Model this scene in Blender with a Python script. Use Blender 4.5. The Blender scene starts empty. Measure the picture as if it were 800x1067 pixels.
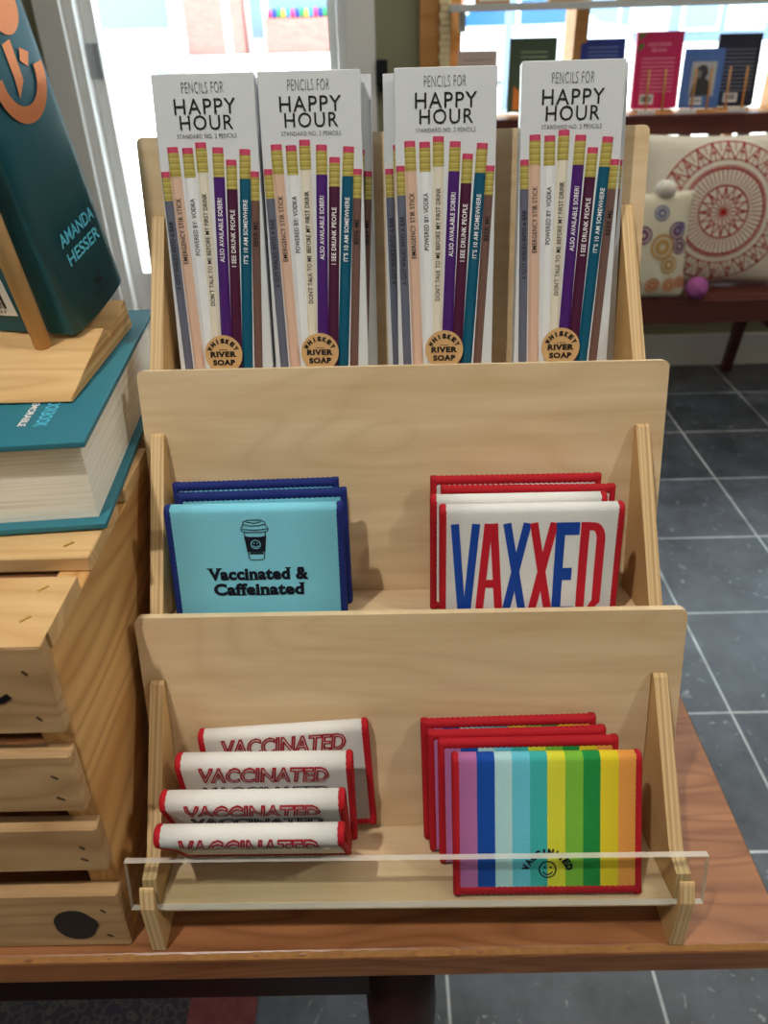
import bpy, bmesh, math, random
from mathutils import Vector, Matrix, Quaternion
random.seed(7)
S = bpy.context.scene
COL = S.collection
PI = math.pi
R = math.radians

# ------------------------------------------------------------------ camera, world, lights, exposure
F_PX, TH, PSI, ROLL = 800.05, 0.57604, -0.00918, -0.02839
CAM = Vector((0, 0, 1.30))
_f = Vector((math.sin(PSI)*math.cos(TH), math.cos(PSI)*math.cos(TH), -math.sin(TH)))
_r = Vector((math.cos(PSI), -math.sin(PSI), 0))
_u = _r.cross(_f)
_R = _r*math.cos(ROLL) + _u*math.sin(ROLL)
_U = _u*math.cos(ROLL) - _r*math.sin(ROLL)
cd = bpy.data.cameras.new('camera')
cd.sensor_fit = 'HORIZONTAL'; cd.sensor_width = 36; cd.lens = F_PX/800*36
cd.clip_start = 0.02; cd.clip_end = 200
cd.dof.use_dof = True; cd.dof.focus_distance = 0.52; cd.dof.aperture_fstop = 13
cam = bpy.data.objects.new('camera', cd); COL.objects.link(cam)
M3 = Matrix((_R, _U, -_f)).transposed()
cam.matrix_world = Matrix.Translation(CAM) @ M3.to_4x4()
S.camera = cam
S.view_settings.view_transform = 'Standard'; S.view_settings.look = 'None'
S.view_settings.gamma = 1; S.view_settings.use_curve_mapping = False
S.view_settings.exposure = 0.0

W = bpy.data.worlds.new('world'); S.world = W; W.use_nodes = True
bg = W.node_tree.nodes['Background']
bg.inputs[0].default_value = (0.72, 0.86, 1.0, 1); bg.inputs[1].default_value = 6.0

def lamp(kind, name, loc, energy, col=(1, 1, 1), rot=None, target=None, **kw):
    d = bpy.data.lights.new(name, kind); d.energy = energy; d.color = col
    for k, v in kw.items(): setattr(d, k, v)
    o = bpy.data.objects.new(name, d); COL.objects.link(o); o.location = loc
    if target is not None:
        o.rotation_euler = (Vector(target)-Vector(loc)).to_track_quat('-Z', 'Y').to_euler()
    if rot is not None: o.rotation_euler = rot
    return o
lamp('SUN', 'sun', (0, 10, 20), 11.0, (1, .95, .86), target=(-1.0, 9.65, 16.6), angle=R(0.6))
lamp('SPOT', 'ceiling_spot_left', (-0.46, -0.2, 2.62), 62, (1, .95, .86), target=(-.02, .40, .95), spot_size=R(75), spot_blend=.6, shadow_soft_size=.022)
lamp('SPOT', 'ceiling_spot_right', (1.15, -0.15, 2.5), 34, (1, .93, .83), target=(0.0, .40, .95), spot_size=R(80), spot_blend=.6, shadow_soft_size=.05)
lamp('AREA', 'bench_fill_light', (0.9, 1.9, 2.72), 26, (1, .95, .89), rot=(0, 0, 0), shape='RECTANGLE', size=2.6, size_y=2.6)  # added soft fill from above, brightens the bench and back of the room
lamp('AREA', 'front_fill_light', (0.3, -1.2, 2.72), 5, (1, .95, .89), rot=(0, 0, 0), shape='RECTANGLE', size=2.0, size_y=1.2)  # weak fill added behind the camera, stands for no fitting

# ------------------------------------------------------------------ materials
MATS = {}
def nt(name):
    m = bpy.data.materials.new(name); m.use_nodes = True
    MATS[name] = m
    return m, m.node_tree.nodes, m.node_tree.links, m.node_tree.nodes['Principled BSDF']
def srgb(r, g, b):
    f = lambda c: c/12.92 if c <= .04045 else ((c+.055)/1.055)**2.4
    return (f(r/255), f(g/255), f(b/255), 1)
def plain(name, col, rough=.5, spec=.5, metal=0., noise=0., nscale=60, bump=0., bscale=300, emit=0):
    if name in MATS: return MATS[name]
    m, N, L, P = nt(name)
    c = col if len(col) == 4 else srgb(*col)
    P.inputs['Base Color'].default_value = c; P.inputs['Roughness'].default_value = rough
    P.inputs['Specular IOR Level'].default_value = spec; P.inputs['Metallic'].default_value = metal
    if emit:
        P.inputs['Emission Color'].default_value = c; P.inputs['Emission Strength'].default_value = emit
    if noise or bump:
        tc = N.new('ShaderNodeTexCoord')
    if noise:
        nz = N.new('ShaderNodeTexNoise'); nz.inputs['Scale'].default_value = nscale; nz.inputs['Detail'].default_value = 4
        L.new(tc.outputs['Object'], nz.inputs['Vector'])
        mx = N.new('ShaderNodeMix'); mx.data_type = 'RGBA'
        mx.inputs[6].default_value = tuple(x*(1-noise) for x in c[:3])+(1,)
        mx.inputs[7].default_value = tuple(min(1, x*(1+noise)) for x in c[:3])+(1,)
        L.new(nz.outputs['Fac'], mx.inputs[0]); L.new(mx.outputs[2], P.inputs['Base Color'])
    if bump:
        n2 = N.new('ShaderNodeTexNoise'); n2.inputs['Scale'].default_value = bscale; n2.inputs['Detail'].default_value = 3
        L.new(tc.outputs['Object'], n2.inputs['Vector'])
        b = N.new('ShaderNodeBump'); b.inputs['Strength'].default_value = bump; b.inputs['Distance'].default_value = .002
        L.new(n2.outputs['Fac'], b.inputs['Height']); L.new(b.outputs['Normal'], P.inputs['Normal'])
    return m
def wood(name, c1, c2, scale=(4, 60, 60), rough=.5, spec=.35, wave=0., wscale=(2, 30, 30), c3=None, bump=.05, dist=2.0, seed=0.):
    m, N, L, P = nt(name)
    P.inputs['Roughness'].default_value = rough; P.inputs['Specular IOR Level'].default_value = spec
    tc = N.new('ShaderNodeTexCoord'); mp = N.new('ShaderNodeMapping'); mp.inputs['Scale'].default_value = scale
    mp.inputs['Location'].default_value = (seed, seed*.7, seed*1.3)
    L.new(tc.outputs['Object'], mp.inputs['Vector'])
    nz = N.new('ShaderNodeTexNoise'); nz.inputs['Scale'].default_value = 1; nz.inputs['Detail'].default_value = 6; nz.inputs['Roughness'].default_value = .6
    L.new(mp.outputs['Vector'], nz.inputs['Vector'])
    cr = N.new('ShaderNodeValToRGB'); cr.color_ramp.elements[0].position = .3; cr.color_ramp.elements[1].position = .7
    cr.color_ramp.elements[0].color = srgb(*c1); cr.color_ramp.elements[1].color = srgb(*c2)
    L.new(nz.outputs['Fac'], cr.inputs['Fac']); out = cr.outputs['Color']
    if wave:
        mp2 = N.new('ShaderNodeMapping'); mp2.inputs['Scale'].default_value = wscale
        L.new(tc.outputs['Object'], mp2.inputs['Vector'])
        n3 = N.new('ShaderNodeTexNoise'); n3.inputs['Scale'].default_value = 1; n3.inputs['Detail'].default_value = 2; n3.inputs['Distortion'].default_value = .4
        L.new(mp2.outputs['Vector'], n3.inputs['Vector'])
        ma = N.new('ShaderNodeMath'); ma.operation = 'MULTIPLY'; ma.inputs[1].default_value = dist*6
        L.new(n3.outputs['Fac'], ma.inputs[0])
        sn = N.new('ShaderNodeMath'); sn.operation = 'PINGPONG'; sn.inputs[1].default_value = .5
        L.new(ma.outputs[0], sn.inputs[0])
        pw = N.new('ShaderNodeMath'); pw.operation = 'POWER'; pw.inputs[1].default_value = 2.0
        L.new(sn.outputs[0], pw.inputs[0])
        ml = N.new('ShaderNodeMath'); ml.operation = 'MULTIPLY'; ml.inputs[1].default_value = 4*wave
        L.new(pw.outputs[0], ml.inputs[0])
        mx = N.new('ShaderNodeMix'); mx.data_type = 'RGBA'; L.new(ml.outputs[0], mx.inputs[0])
        L.new(out, mx.inputs[6]); mx.inputs[7].default_value = srgb(*(c3 or c1)); out = mx.outputs[2]
    L.new(out, P.inputs['Base Color'])
    if bump:
        b = N.new('ShaderNodeBump'); b.inputs['Strength'].default_value = bump; b.inputs['Distance'].default_value = .001
        L.new(nz.outputs['Fac'], b.inputs['Height']); L.new(b.outputs['Normal'], P.inputs['Normal'])
    return m
def bands(name, cols, axis, x0, x1, rough=.8, spec=.2, bump=0., bscale=900, interp='CONSTANT', repeat=0):
    """constant stripes along an object axis"""
    m, N, L, P = nt(name); P.inputs['Roughness'].default_value = rough; P.inputs['Specular IOR Level'].default_value = spec
    tc = N.new('ShaderNodeTexCoord'); sp = N.new('ShaderNodeSeparateXYZ'); L.new(tc.outputs['Object'], sp.inputs[0])
    mr = N.new('ShaderNodeMapRange'); mr.inputs['From Min'].default_value = x0; mr.inputs['From Max'].default_value = x1
    L.new(sp.outputs[axis], mr.inputs['Value']); v = mr.outputs[0]
    if repeat:
        mr.clamp = False
        fr = N.new('ShaderNodeMath'); fr.operation = 'FRACT'; L.new(v, fr.inputs[0]); v = fr.outputs[0]
    cr = N.new('ShaderNodeValToRGB'); cr.color_ramp.interpolation = interp
    e = cr.color_ramp.elements
    while len(e) < len(cols): e.new(1)
    for i, c in enumerate(cols): e[i].position = i/len(cols); 
    for i, c in enumerate(cols): e[i].color = srgb(*c)
    L.new(v, cr.inputs['Fac']); L.new(cr.outputs['Color'], P.inputs['Base Color'])
    if bump:
        n2 = N.new('ShaderNodeTexNoise'); n2.inputs['Scale'].default_value = bscale
        L.new(tc.outputs['Object'], n2.inputs['Vector'])
        b = N.new('ShaderNodeBump'); b.inputs['Strength'].default_value = bump; b.inputs['Distance'].default_value = .001
        L.new(n2.outputs['Fac'], b.inputs['Height']); L.new(b.outputs['Normal'], P.inputs['Normal'])
    return m
def glass_clear(name, tint=(.96, .98, .97), refl=.06):
    m = bpy.data.materials.new(name); m.use_nodes = True; MATS[name] = m
    N, L = m.node_tree.nodes, m.node_tree.links; N.clear()
    o = N.new('ShaderNodeOutputMaterial'); t = N.new('ShaderNodeBsdfTransparent'); g = N.new('ShaderNodeBsdfGlossy'); x = N.new('ShaderNodeMixShader')
    t.inputs[0].default_value = (*tint, 1); g.inputs['Roughness'].default_value = .02
    lw = N.new('ShaderNodeLayerWeight'); lw.inputs['Blend'].default_value = .5
    pw = N.new('ShaderNodeMath'); pw.operation = 'POWER'; pw.inputs[1].default_value = 4.0; L.new(lw.outputs['Facing'], pw.inputs[0])
    ma = N.new('ShaderNodeMath'); ma.operation = 'MULTIPLY_ADD'; ma.inputs[1].default_value = .7; ma.inputs[2].default_value = refl*.5; L.new(pw.outputs[0], ma.inputs[0])
    L.new(ma.outputs[0], x.inputs[0]); L.new(t.outputs[0], x.inputs[1]); L.new(g.outputs[0], x.inputs[2]); L.new(x.outputs[0], o.inputs[0])
    return m

PLY = wood('birch_plywood_face', (206, 178, 138), (226, 202, 166), (5, 70, 70), .45, .3, wave=.26, wscale=(3.2, 9, 9), c3=(188, 154, 110), dist=2.2)
PLYZ = wood('birch_plywood_side', (200, 160, 104), (220, 184, 130), (70, 18, 18), .5, .3, bump=.03)
PLYE = bands('plywood_edge_layers', [(222, 196, 150), (200, 168, 120), (216, 186, 138), (178, 144, 100), (220, 192, 146), (198, 166, 120)], 0, 0, .0085, .6, .3, interp='LINEAR', repeat=1)
PLYT = plain('plywood_edge_light', (226, 204, 164), .6, .3, noise=.18, nscale=120)
ACRY = glass_clear('clear_acrylic')
ACRE = glass_clear('acrylic_lit_edge', (.95, .95, .93), .3)
_n, _l = ACRE.node_tree.nodes, ACRE.node_tree.links
_m = _n.new('ShaderNodeMixShader'); _m.inputs[0].default_value = .55; _d = _n.new('ShaderNodeBsdfPrincipled'); _d.inputs['Base Color'].default_value = srgb(236, 232, 222); _d.inputs['Roughness'].default_value = .15  # whitish colour mixed in, painting bright light lines on the clear edges
_o = [x for x in _n if x.type == 'OUTPUT_MATERIAL'][0]; _src = _o.inputs[0].links[0].from_socket
_l.new(_src, _m.inputs[1]); _l.new(_d.outputs[0], _m.inputs[2]); _l.new(_m.outputs[0], _o.inputs[0])
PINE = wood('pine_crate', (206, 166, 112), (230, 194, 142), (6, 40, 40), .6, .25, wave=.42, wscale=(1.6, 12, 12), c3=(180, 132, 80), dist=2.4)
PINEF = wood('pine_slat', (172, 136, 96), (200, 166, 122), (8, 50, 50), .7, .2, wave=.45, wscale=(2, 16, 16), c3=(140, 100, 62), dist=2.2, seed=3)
PINES = wood('pine_end_board', (204, 154, 92), (228, 184, 122), (40, 5, 40), .5, .3, wave=.55, wscale=(26, 1.1, 10.), c3=(166, 108, 54), dist=2.6, seed=5)
ENDG = bands('pine_end_grain', [(218, 180, 124), (196, 150, 92), (222, 186, 130), (186, 138, 80)], 2, 0, .011, .7, .2, interp='LINEAR', repeat=1)
CHER = wood('cherry_table_top', (136, 86, 52), (172, 116, 76), (5, 60, 60), .32, .5, wave=.5, wscale=(2.2, 16, 16), c3=(100, 56, 28), dist=2.6, seed=2)
DARKW = wood('dark_stained_wood', (38, 20, 18), (58, 30, 26), (5, 50, 50), .4, .4)
BENCHW = wood('dark_brown_bench_wood', (76, 37, 32), (102, 51, 43), (4, 50, 50), .38, .45)
TAN = wood('honey_ledge_wood', (188, 132, 74), (214, 160, 98), (5, 40, 40), .5, .3)
WHITE = plain('white_gloss_paint', (244, 244, 242), .4, .4)
OLIVE = plain('olive_grey_wall_paint', (150, 149, 122), .8, .2, noise=.03, nscale=9)
CREAM = plain('cream_wall_paint', (214, 206, 188), .85, .2)
INK = plain('black_ink', (24, 24, 28), .5, .3)

# ------------------------------------------------------------------ helpers
def tag(o, label, cat, group=None, kind=None):
    if label: o['label'] = label
    if cat: o['category'] = cat
    if group: o['group'] = group
    if kind: o['kind'] = kind
    return o
def empty(name, loc=(0, 0, 0), label=None, cat=None, group=None, rz=0, mat=None):
    o = bpy.data.objects.new(name, None); COL.objects.link(o); o.empty_display_size = .05
    if mat is not None: o.matrix_world = mat
    else: o.location = loc; o.rotation_euler = (0, 0, rz)
    return tag(o, label, cat, group)
def link(name, me, parent=None, mats=(), smooth=False, kind=None, label=None):
    o = bpy.data.objects.new(name, me); COL.objects.link(o)
    for m in (mats if isinstance(mats, (list, tuple)) else [mats]): me.materials.append(m)
    if smooth:
        for p in me.polygons: p.use_smooth = True
    if parent: o.parent = parent
    if kind: o['kind'] = kind
    if label: o['label'] = label
    return o
def from_bm(name, bm, parent=None, mats=(), smooth=False, **k):
    bmesh.ops.recalc_face_normals(bm, faces=bm.faces)
    me = bpy.data.meshes.new(name); bm.to_mesh(me); bm.free()
    return link(name, me, parent, mats, smooth, **k)
def raw(name, V, Fc, parent=None, mats=(), smooth=False, **k):
    me = bpy.data.meshes.new(name); me.from_pydata([tuple(v) for v in V], [], Fc); me.update()
    return link(name, me, parent, mats, smooth, **k)
def bm_box(bm, x0, x1, y0, y1, z0, z1, T=None, mi=0):
    c = [(x0, y0, z0), (x1, y0, z0), (x1, y1, z0), (x0, y1, z0), (x0, y0, z1), (x1, y0, z1), (x1, y1, z1), (x0, y1, z1)]
    v = [bm.verts.new(T @ Vector(p) if T else p) for p in c]
    fs = [bm.faces.new([v[i] for i in q]) for q in ((0, 3, 2, 1), (4, 5, 6, 7), (0, 1, 5, 4), (1, 2, 6, 5), (2, 3, 7, 6), (3, 0, 4, 7))]
    for f in fs: f.material_index = mi
    return v
def bevel(bm, w, seg=2):
    bmesh.ops.bevel(bm, geom=list(bm.edges), offset=w, segments=seg, profile=.7, affect='EDGES', clamp_overlap=True)
def box(name, x0, x1, y0, y1, z0, z1, mat, parent=None, bev=.001, T=None, seg=2, **k):
    bm = bmesh.new(); bm_box(bm, x0, x1, y0, y1, z0, z1, T)
    if bev: bevel(bm, bev, seg)
    return from_bm(name, bm, parent, mat, **k)
def prism(name, prof, x0, x1, mat, parent=None, bev=0, axis=0, shear=None, edge_mat=None, **k):
    """extrude a polygon profile (a,b) along an axis"""
    bm = bmesh.new()
    def P(a, b, x):
        p = {0: (x, a, b), 1: (a, x, b), 2: (a, b, x)}[axis]
        return shear(*p) if shear else p
    A = [bm.verts.new(P(a, b, x0)) for a, b in prof]; B = [bm.verts.new(P(a, b, x1)) for a, b in prof]
    n = len(prof)
    bm.faces.new(A[::-1]); bm.faces.new(B)
    for i in range(n):
        f = bm.faces.new((A[i], A[(i+1) % n], B[(i+1) % n], B[i])); f.material_index = 1 if edge_mat else 0
    if bev: bevel(bm, bev, 1)
    return from_bm(name, bm, parent, [mat, edge_mat] if edge_mat else mat, **k)
def tube_bm(bm, pts, rad, n=10, cap=True):
    pts = [Vector(p) for p in pts]
    rads = rad if isinstance(rad, (list, tuple)) else [rad]*len(pts)
    rings = []; prev = None
    for i, p in enumerate(pts):
        t = (pts[min(i+1, len(pts)-1)]-pts[max(i-1, 0)]).normalized()
        if prev is None:
            a = t.orthogonal().normalized()
        else:
            a = (prev - t*prev.dot(t)).normalized()
        prev = a; b = t.cross(a)
        rings.append([bm.verts.new(p+(a*math.cos(2*PI*k/n)+b*math.sin(2*PI*k/n))*rads[i]) for k in range(n)])
    for i in range(len(rings)-1):
        for k in range(n):
            bm.faces.new((rings[i][k], rings[i][(k+1) % n], rings[i+1][(k+1) % n], rings[i+1][k]))
    if cap: bm.faces.new(rings[0][::-1]); bm.faces.new(rings[-1])
def tube(name, pts, rad, mat, parent=None, n=10, **k):
    bm = bmesh.new(); tube_bm(bm, pts, rad, n); return from_bm(name, bm, parent, mat, smooth=True, **k)
def lathe(name, prof, mat, parent=None, n=28, T=None, **k):
    bm = bmesh.new(); rings = []
    for r_, z in prof:
        rings.append([bm.verts.new((T @ Vector((r_*math.cos(2*PI*i/n), r_*math.sin(2*PI*i/n), z))) if T else (r_*math.cos(2*PI*i/n), r_*math.sin(2*PI*i/n), z)) for i in range(n)])
    for a, b in zip(rings, rings[1:]):
        for i in range(n): bm.faces.new((a[i], a[(i+1) % n], b[(i+1) % n], b[i]))
    bm.faces.new(rings[0][::-1]); bm.faces.new(rings[-1])
    return from_bm(name, bm, parent, mat, smooth=True, **k)
def disc_pts(r, n=24, cx=0, cy=0, a0=0, a1=2*PI):
    return [(cx+r*math.cos(a0+(a1-a0)*i/n), cy+r*math.sin(a0+(a1-a0)*i/n)) for i in range(n)]
def ring2d(r0, r1, n=28, cx=0, cy=0, a0=0, a1=2*PI):
    V = []; Fc = []
    for i in range(n+1):
        a = a0+(a1-a0)*i/n
        V += [(cx+r0*math.cos(a), cy+r0*math.sin(a)), (cx+r1*math.cos(a), cy+r1*math.sin(a))]
    for i in range(n): Fc.append((2*i, 2*i+1, 2*i+3, 2*i+2))
    return V, Fc
def poly2d(pts): return list(pts), [tuple(range(len(pts)))]
def stroke2d(pts, w):
    V = []; Fc = []
    for i, p in enumerate(pts):
        a = Vector(pts[max(i-1, 0)]); b = Vector(pts[min(i+1, len(pts)-1)])
        d = (b-a).normalized(); nn = Vector((-d.y, d.x))*w/2; p = Vector(p)
        V += [tuple(p-nn), tuple(p+nn)]
    for i in range(len(pts)-1): Fc.append((2*i, 2*i+1, 2*i+3, 2*i+2))
    return V, Fc
class P2:   # collects flat printed shapes
    def __init__(s): s.V = []; s.F = []
    def add(s, vf, f=lambda x, y: (x, y)):
        b = len(s.V); s.V += [f(x, y) for x, y in vf[0]]; s.F += [tuple(b+i for i in q) for q in vf[1]]; return s
    def put(s, name, fn, mat, parent, **k):
        me = bpy.data.meshes.new(name); me.from_pydata([tuple(fn(x, y)) for x, y in s.V], [], s.F); me.update()
        return link(name, me, parent, mat, **k)
_tc = {}
def text2d(body, w=None, h=None, bold=0., shear=0., space=1., cx=0, y0=0, outline=0.):
    """text as flat polygons fitted in a w x h box, centred at cx, resting on y0"""
    key = (body, bold, shear, space)
    if key not in _tc:
        cu = bpy.data.curves.new('lettering_source', 'FONT'); cu.body = body; cu.offset = bold; cu.shear = shear; cu.space_character = space
        cu.resolution_u = 3; cu.fill_mode = 'FRONT'
        ob = bpy.data.objects.new('lettering_source', cu); COL.objects.link(ob)
        dg = bpy.context.evaluated_depsgraph_get(); me = ob.evaluated_get(dg).to_mesh()
        V = [(v.co.x, v.co.y) for v in me.vertices]; Fc = [tuple(p.vertices) for p in me.polygons]
        bpy.data.objects.remove(ob); bpy.data.curves.remove(cu)
        x0 = min(v[0] for v in V); x1 = max(v[0] for v in V); yy0 = min(v[1] for v in V); yy1 = max(v[1] for v in V)
        _tc[key] = ([((a-(x0+x1)/2)/(x1-x0), (b-yy0)/(yy1-yy0)) for a, b in V], Fc, (x1-x0)/(yy1-yy0))
    V, Fc, asp = _tc[key]
    if w is None: w = h*asp
    if h is None: h = w/asp
    V2 = [(cx+a*w, y0+b*h) for a, b in V]
    if not outline: return V2, Fc
    cnt = {}
    for q in Fc:
        for i in range(len(q)):
            e = (q[i], q[(i+1) % len(q)])
            k = tuple(sorted(tuple(round(c, 7) for c in V2[j]) for j in e)); cnt.setdefault(k, []).append(e)
    OV = []; OF = []
    for k, es in cnt.items():
        if len(es) > 1: continue
        a, b = Vector(V2[es[0][0]]), Vector(V2[es[0][1]])
        if (b-a).length < 1e-7: continue
        d = (b-a).normalized(); nn = Vector((-d.y, d.x))*outline/2; e_ = d*outline*.35
        a2, b2 = a-e_, b+e_; k_ = max(1, int((b2-a2).length/.0012))
        for j in range(k_):
            p, q_ = a2.lerp(b2, j/k_), a2.lerp(b2, (j+1)/k_)
            i = len(OV); OV += [tuple(p-nn), tuple(q_-nn), tuple(q_+nn), tuple(p+nn)]; OF.append((i, i+1, i+2, i+3))
    return OV, OF
def serif2d(vf, y0, h, rows=((.045, 0), (.955, 1)), maxw=.30, ext=.085, th=.095, skip=()):
    """slab serifs on every stem that reaches the given heights of a line of lettering"""
    V, Fc = vf; OV = list(V); OF = list(Fc)
    for fr, top in rows:
        y = y0+h*fr; iv = []
        for q in Fc:
            xs = []
            for i in range(len(q)):
                a, b = V[q[i]], V[q[(i+1) % len(q)]]
                if (a[1]-y)*(b[1]-y) < 0: xs.append(a[0]+(b[0]-a[0])*(y-a[1])/(b[1]-a[1]))
            if len(xs) >= 2: iv.append((min(xs), max(xs)))
        iv.sort(); mg = []
        for a, b in iv:
            if mg and a <= mg[-1][1]+h*.02: mg[-1][1] = max(mg[-1][1], b)
            else: mg.append([a, b])
        for k, (a, b) in enumerate(mg):
            if b-a > maxw*h or (top, k) in skip: continue
            ya, yb = (y0+h*(1-th), y0+h) if top else (y0, y0+h*th)
            i = len(OV); OV += [(a-ext*h, ya), (b+ext*h, ya), (b+ext*h, yb), (a-ext*h, yb)]; OF.append((i, i+1, i+2, i+3))
    return OV, OF
def arc_text(P, body, r, cx, cy, a_mid, a_span, h, bold=0., wfac=.8, flip=1):
    n = len(body)
    for i, ch in enumerate(body):
        if ch == ' ': continue
        a = a_mid + a_span/2 - a_span*i/(n-1)
        gl = text2d(ch, None if ch in 'I' else h*wfac, h, bold)
        ca, sa = math.cos(a-PI/2), math.sin(a-PI/2)
        P.add(gl, lambda x, y: (cx+r*math.cos(a)+x*ca-y*sa, cy+r*math.sin(a)+x*sa+y*ca))
def smiley(P, r, cx, cy, w):
    P.add(ring2d(r-w, r, 28, cx, cy)); P.add(poly2d(disc_pts(r*.13, 10, cx-r*.33, cy+r*.25))); P.add(poly2d(disc_pts(r*.13, 10, cx+r*.33, cy+r*.25)))
    P.add(ring2d(r*.5, r*.5+w, 14, cx, cy, PI*1.12, PI*1.88))

# ------------------------------------------------------------------ the room
WY = 3.12
def wall_with_holes(name, x0, x1, z0, z1, holes, y0, y1, mat):
    bm = bmesh.new(); xs = sorted({x0, x1, *[h[0] for h in holes], *[h[1] for h in holes]}); zs = sorted({z0, z1, *[h[2] for h in holes], *[h[3] for h in holes]})
    for a, b in zip(xs, xs[1:]):
        for c, d in zip(zs, zs[1:]):
            if any(a >= h[0]-1e-6 and b <= h[1]+1e-6 and c >= h[2]-1e-6 and d <= h[3]+1e-6 for h in holes): continue
            bm_box(bm, a, b, y0, y1, c, d)
    return from_bm(name, bm, None, mat, kind='structure')
m, N, L, P_ = nt('slate_floor_tile')
tc = N.new('ShaderNodeTexCoord'); mp = N.new('ShaderNodeMapping'); L.new(tc.outputs['Object'], mp.inputs[0])
TS = .33054
mp.inputs['Location'].default_value = (-.73507, -1.16404, 0)
br = N.new('ShaderNodeTexBrick'); br.offset = 0; br.squash = 1
br.inputs['Scale'].default_value = 1; br.inputs['Brick Width'].default_value = TS; br.inputs['Row Height'].default_value = TS
br.inputs['Mortar Size'].default_value = .0028; br.inputs['Mortar Smooth'].default_value = .2
br.inputs['Color1'].default_value = srgb(66, 71, 78); br.inputs['Color2'].default_value = srgb(78, 83, 90); br.inputs['Mortar'].default_value = srgb(186, 190, 190)
L.new(mp.outputs[0], br.inputs['Vector'])
nz = N.new('ShaderNodeTexNoise'); nz.inputs['Scale'].default_value = 7; nz.inputs['Detail'].default_value = 8; nz.inputs['Roughness'].default_value = .65
L.new(tc.outputs['Object'], nz.inputs['Vector'])
cr = N.new('ShaderNodeValToRGB'); cr.color_ramp.elements[0].position = .35; cr.color_ramp.elements[0].color = (.6, .6, .6, 1); cr.color_ramp.elements[1].position = .72; cr.color_ramp.elements[1].color = (1.7, 1.7, 1.7, 1)
L.new(nz.outputs['Fac'], cr.inputs[0])
mu = N.new('ShaderNodeMix'); mu.data_type = 'RGBA'; mu.blend_type = 'MULTIPLY'; mu.inputs[0].default_value = 1
L.new(br.outputs['Color'], mu.inputs[6]); L.new(cr.outputs[0], mu.inputs[7])
# pale scuffs and scratches
vo = N.new('ShaderNodeTexNoise'); vo.inputs['Scale'].default_value = 14; vo.inputs['Detail'].default_value = 5; vo.inputs['Distortion'].default_value = 3.5
L.new(tc.outputs['Object'], vo.inputs['Vector'])
c2 = N.new('ShaderNodeValToRGB'); c2.color_ramp.elements[0].position = .64; c2.color_ramp.elements[0].color = (0, 0, 0, 1); c2.color_ramp.elements[1].position = .76; c2.color_ramp.elements[1].color = (.8, .8, .8, 1)
L.new(vo.outputs['Fac'], c2.inputs[0])
mx = N.new('ShaderNodeMix'); mx.data_type = 'RGBA'; L.new(c2.outputs[0], mx.inputs[0]); L.new(mu.outputs[2], mx.inputs[6]); mx.inputs[7].default_value = srgb(190, 194, 198)
L.new(mx.outputs[2], P_.inputs['Base Color']); P_.inputs['Roughness'].default_value = .32; P_.inputs['Specular IOR Level'].default_value = .5
bp = N.new('ShaderNodeBump'); bp.inputs['Strength'].default_value = .12; bp.inputs['Distance'].default_value = .004
L.new(nz.outputs['Fac'], bp.inputs['Height']); L.new(bp.outputs['Normal'], P_.inputs['Normal'])
FLOOR = m
box('floor', -3, 3.6, -2.6, WY+.0, -.12, 0, FLOOR, bev=0, kind='structure')
box('ceiling', -3.1, 3.7, -2.7, WY+.2, 2.8, 2.92, CREAM, bev=0, kind='structure')
DX0, DX1, DZ1 = -1.07, -.1125, 2.15        # door opening
WX0, WX1, WZ0, WZ1 = .25, 2.9, .62, 2.2     # window opening
wall_with_holes('wall_north', -3, 3.6, 0, 2.8, [(DX0, DX1, 0, DZ1), (WX0, WX1, WZ0, WZ1)], WY, WY+.16, OLIVE)
box('wall_west', -3.1, -3, -2.6, WY+.16, 0, 2.8, CREAM, bev=0, kind='structure')
box('wall_east', 3.6, 3.7, -2.6, WY+.16, 0, 2.8, CREAM, bev=0, kind='structure')
box('wall_south', -3, 3.6, -2.7, -2.6, 0, 2.8, CREAM, bev=0, kind='structure')
box('baseboard_north', DX1+.101, 3.6, WY-.018, WY, 0, .135, WHITE, bev=.002, kind='structure')
box('baseboard_north_left', -3, DX0-.091, WY-.018, WY, 0, .135, WHITE, bev=.002, kind='structure')
# door casing and glazed door
d = empty('door_1', (0, 0, 0)); d['kind'] = 'structure'
box('door_casing', DX0-.09, DX0, WY-.03, WY, 0, DZ1+.09, WHITE, d, .004)
box('door_casing', DX1, DX1+.1, WY-.03, WY, 0, DZ1+.09, WHITE, d, .004)
box('door_casing', DX0, DX1, WY-.03, WY, DZ1, DZ1+.09, WHITE, d, .004)
box('door_jamb', DX0, DX0+.035, WY, WY+.16, 0, DZ1, WHITE, d, .002)
box('door_jamb', DX1-.03, DX1, WY, WY+.16, 0, DZ1, WHITE, d, .002)
bm = bmesh.new()
dx0, dx1 = DX0+.04, DX1-.035
bm_box(bm, dx0, dx0+.042, WY+.06, WY+.105, .02, DZ1-.01); bm_box(bm, dx1-.03, dx1, WY+.06, WY+.105, .02, DZ1-.01)
bm_box(bm, dx0+.042, dx1-.03, WY+.06, WY+.105, .02, .43); bm_box(bm, dx0+.042, dx1-.03, WY+.06, WY+.105, DZ1-.12, DZ1-.01)
from_bm('door_leaf', bm, d, WHITE)
PANE = glass_clear('window_pane_glass')
box('door_glass', dx0+.042, dx1-.03, WY+.078, WY+.084, .43, DZ1-.12, PANE, d, 0)
h = box('door_hinge', dx0-.004, dx0+.040, WY+.052, WY+.06, 1.125, 1.235, plain('brushed_hinge_metal', (170, 172, 176), .35, .5, .6), d, .001)
for zz in (1.145, 1.18, 1.215): lathe('hinge_screw', [(.004, 0), (.003, .0015)], MATS['brushed_hinge_metal'], h, 10, Matrix.Translation((dx0+.022, WY+.052, zz)) @ Matrix.Rotation(PI/2, 4, 'X'))
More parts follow.
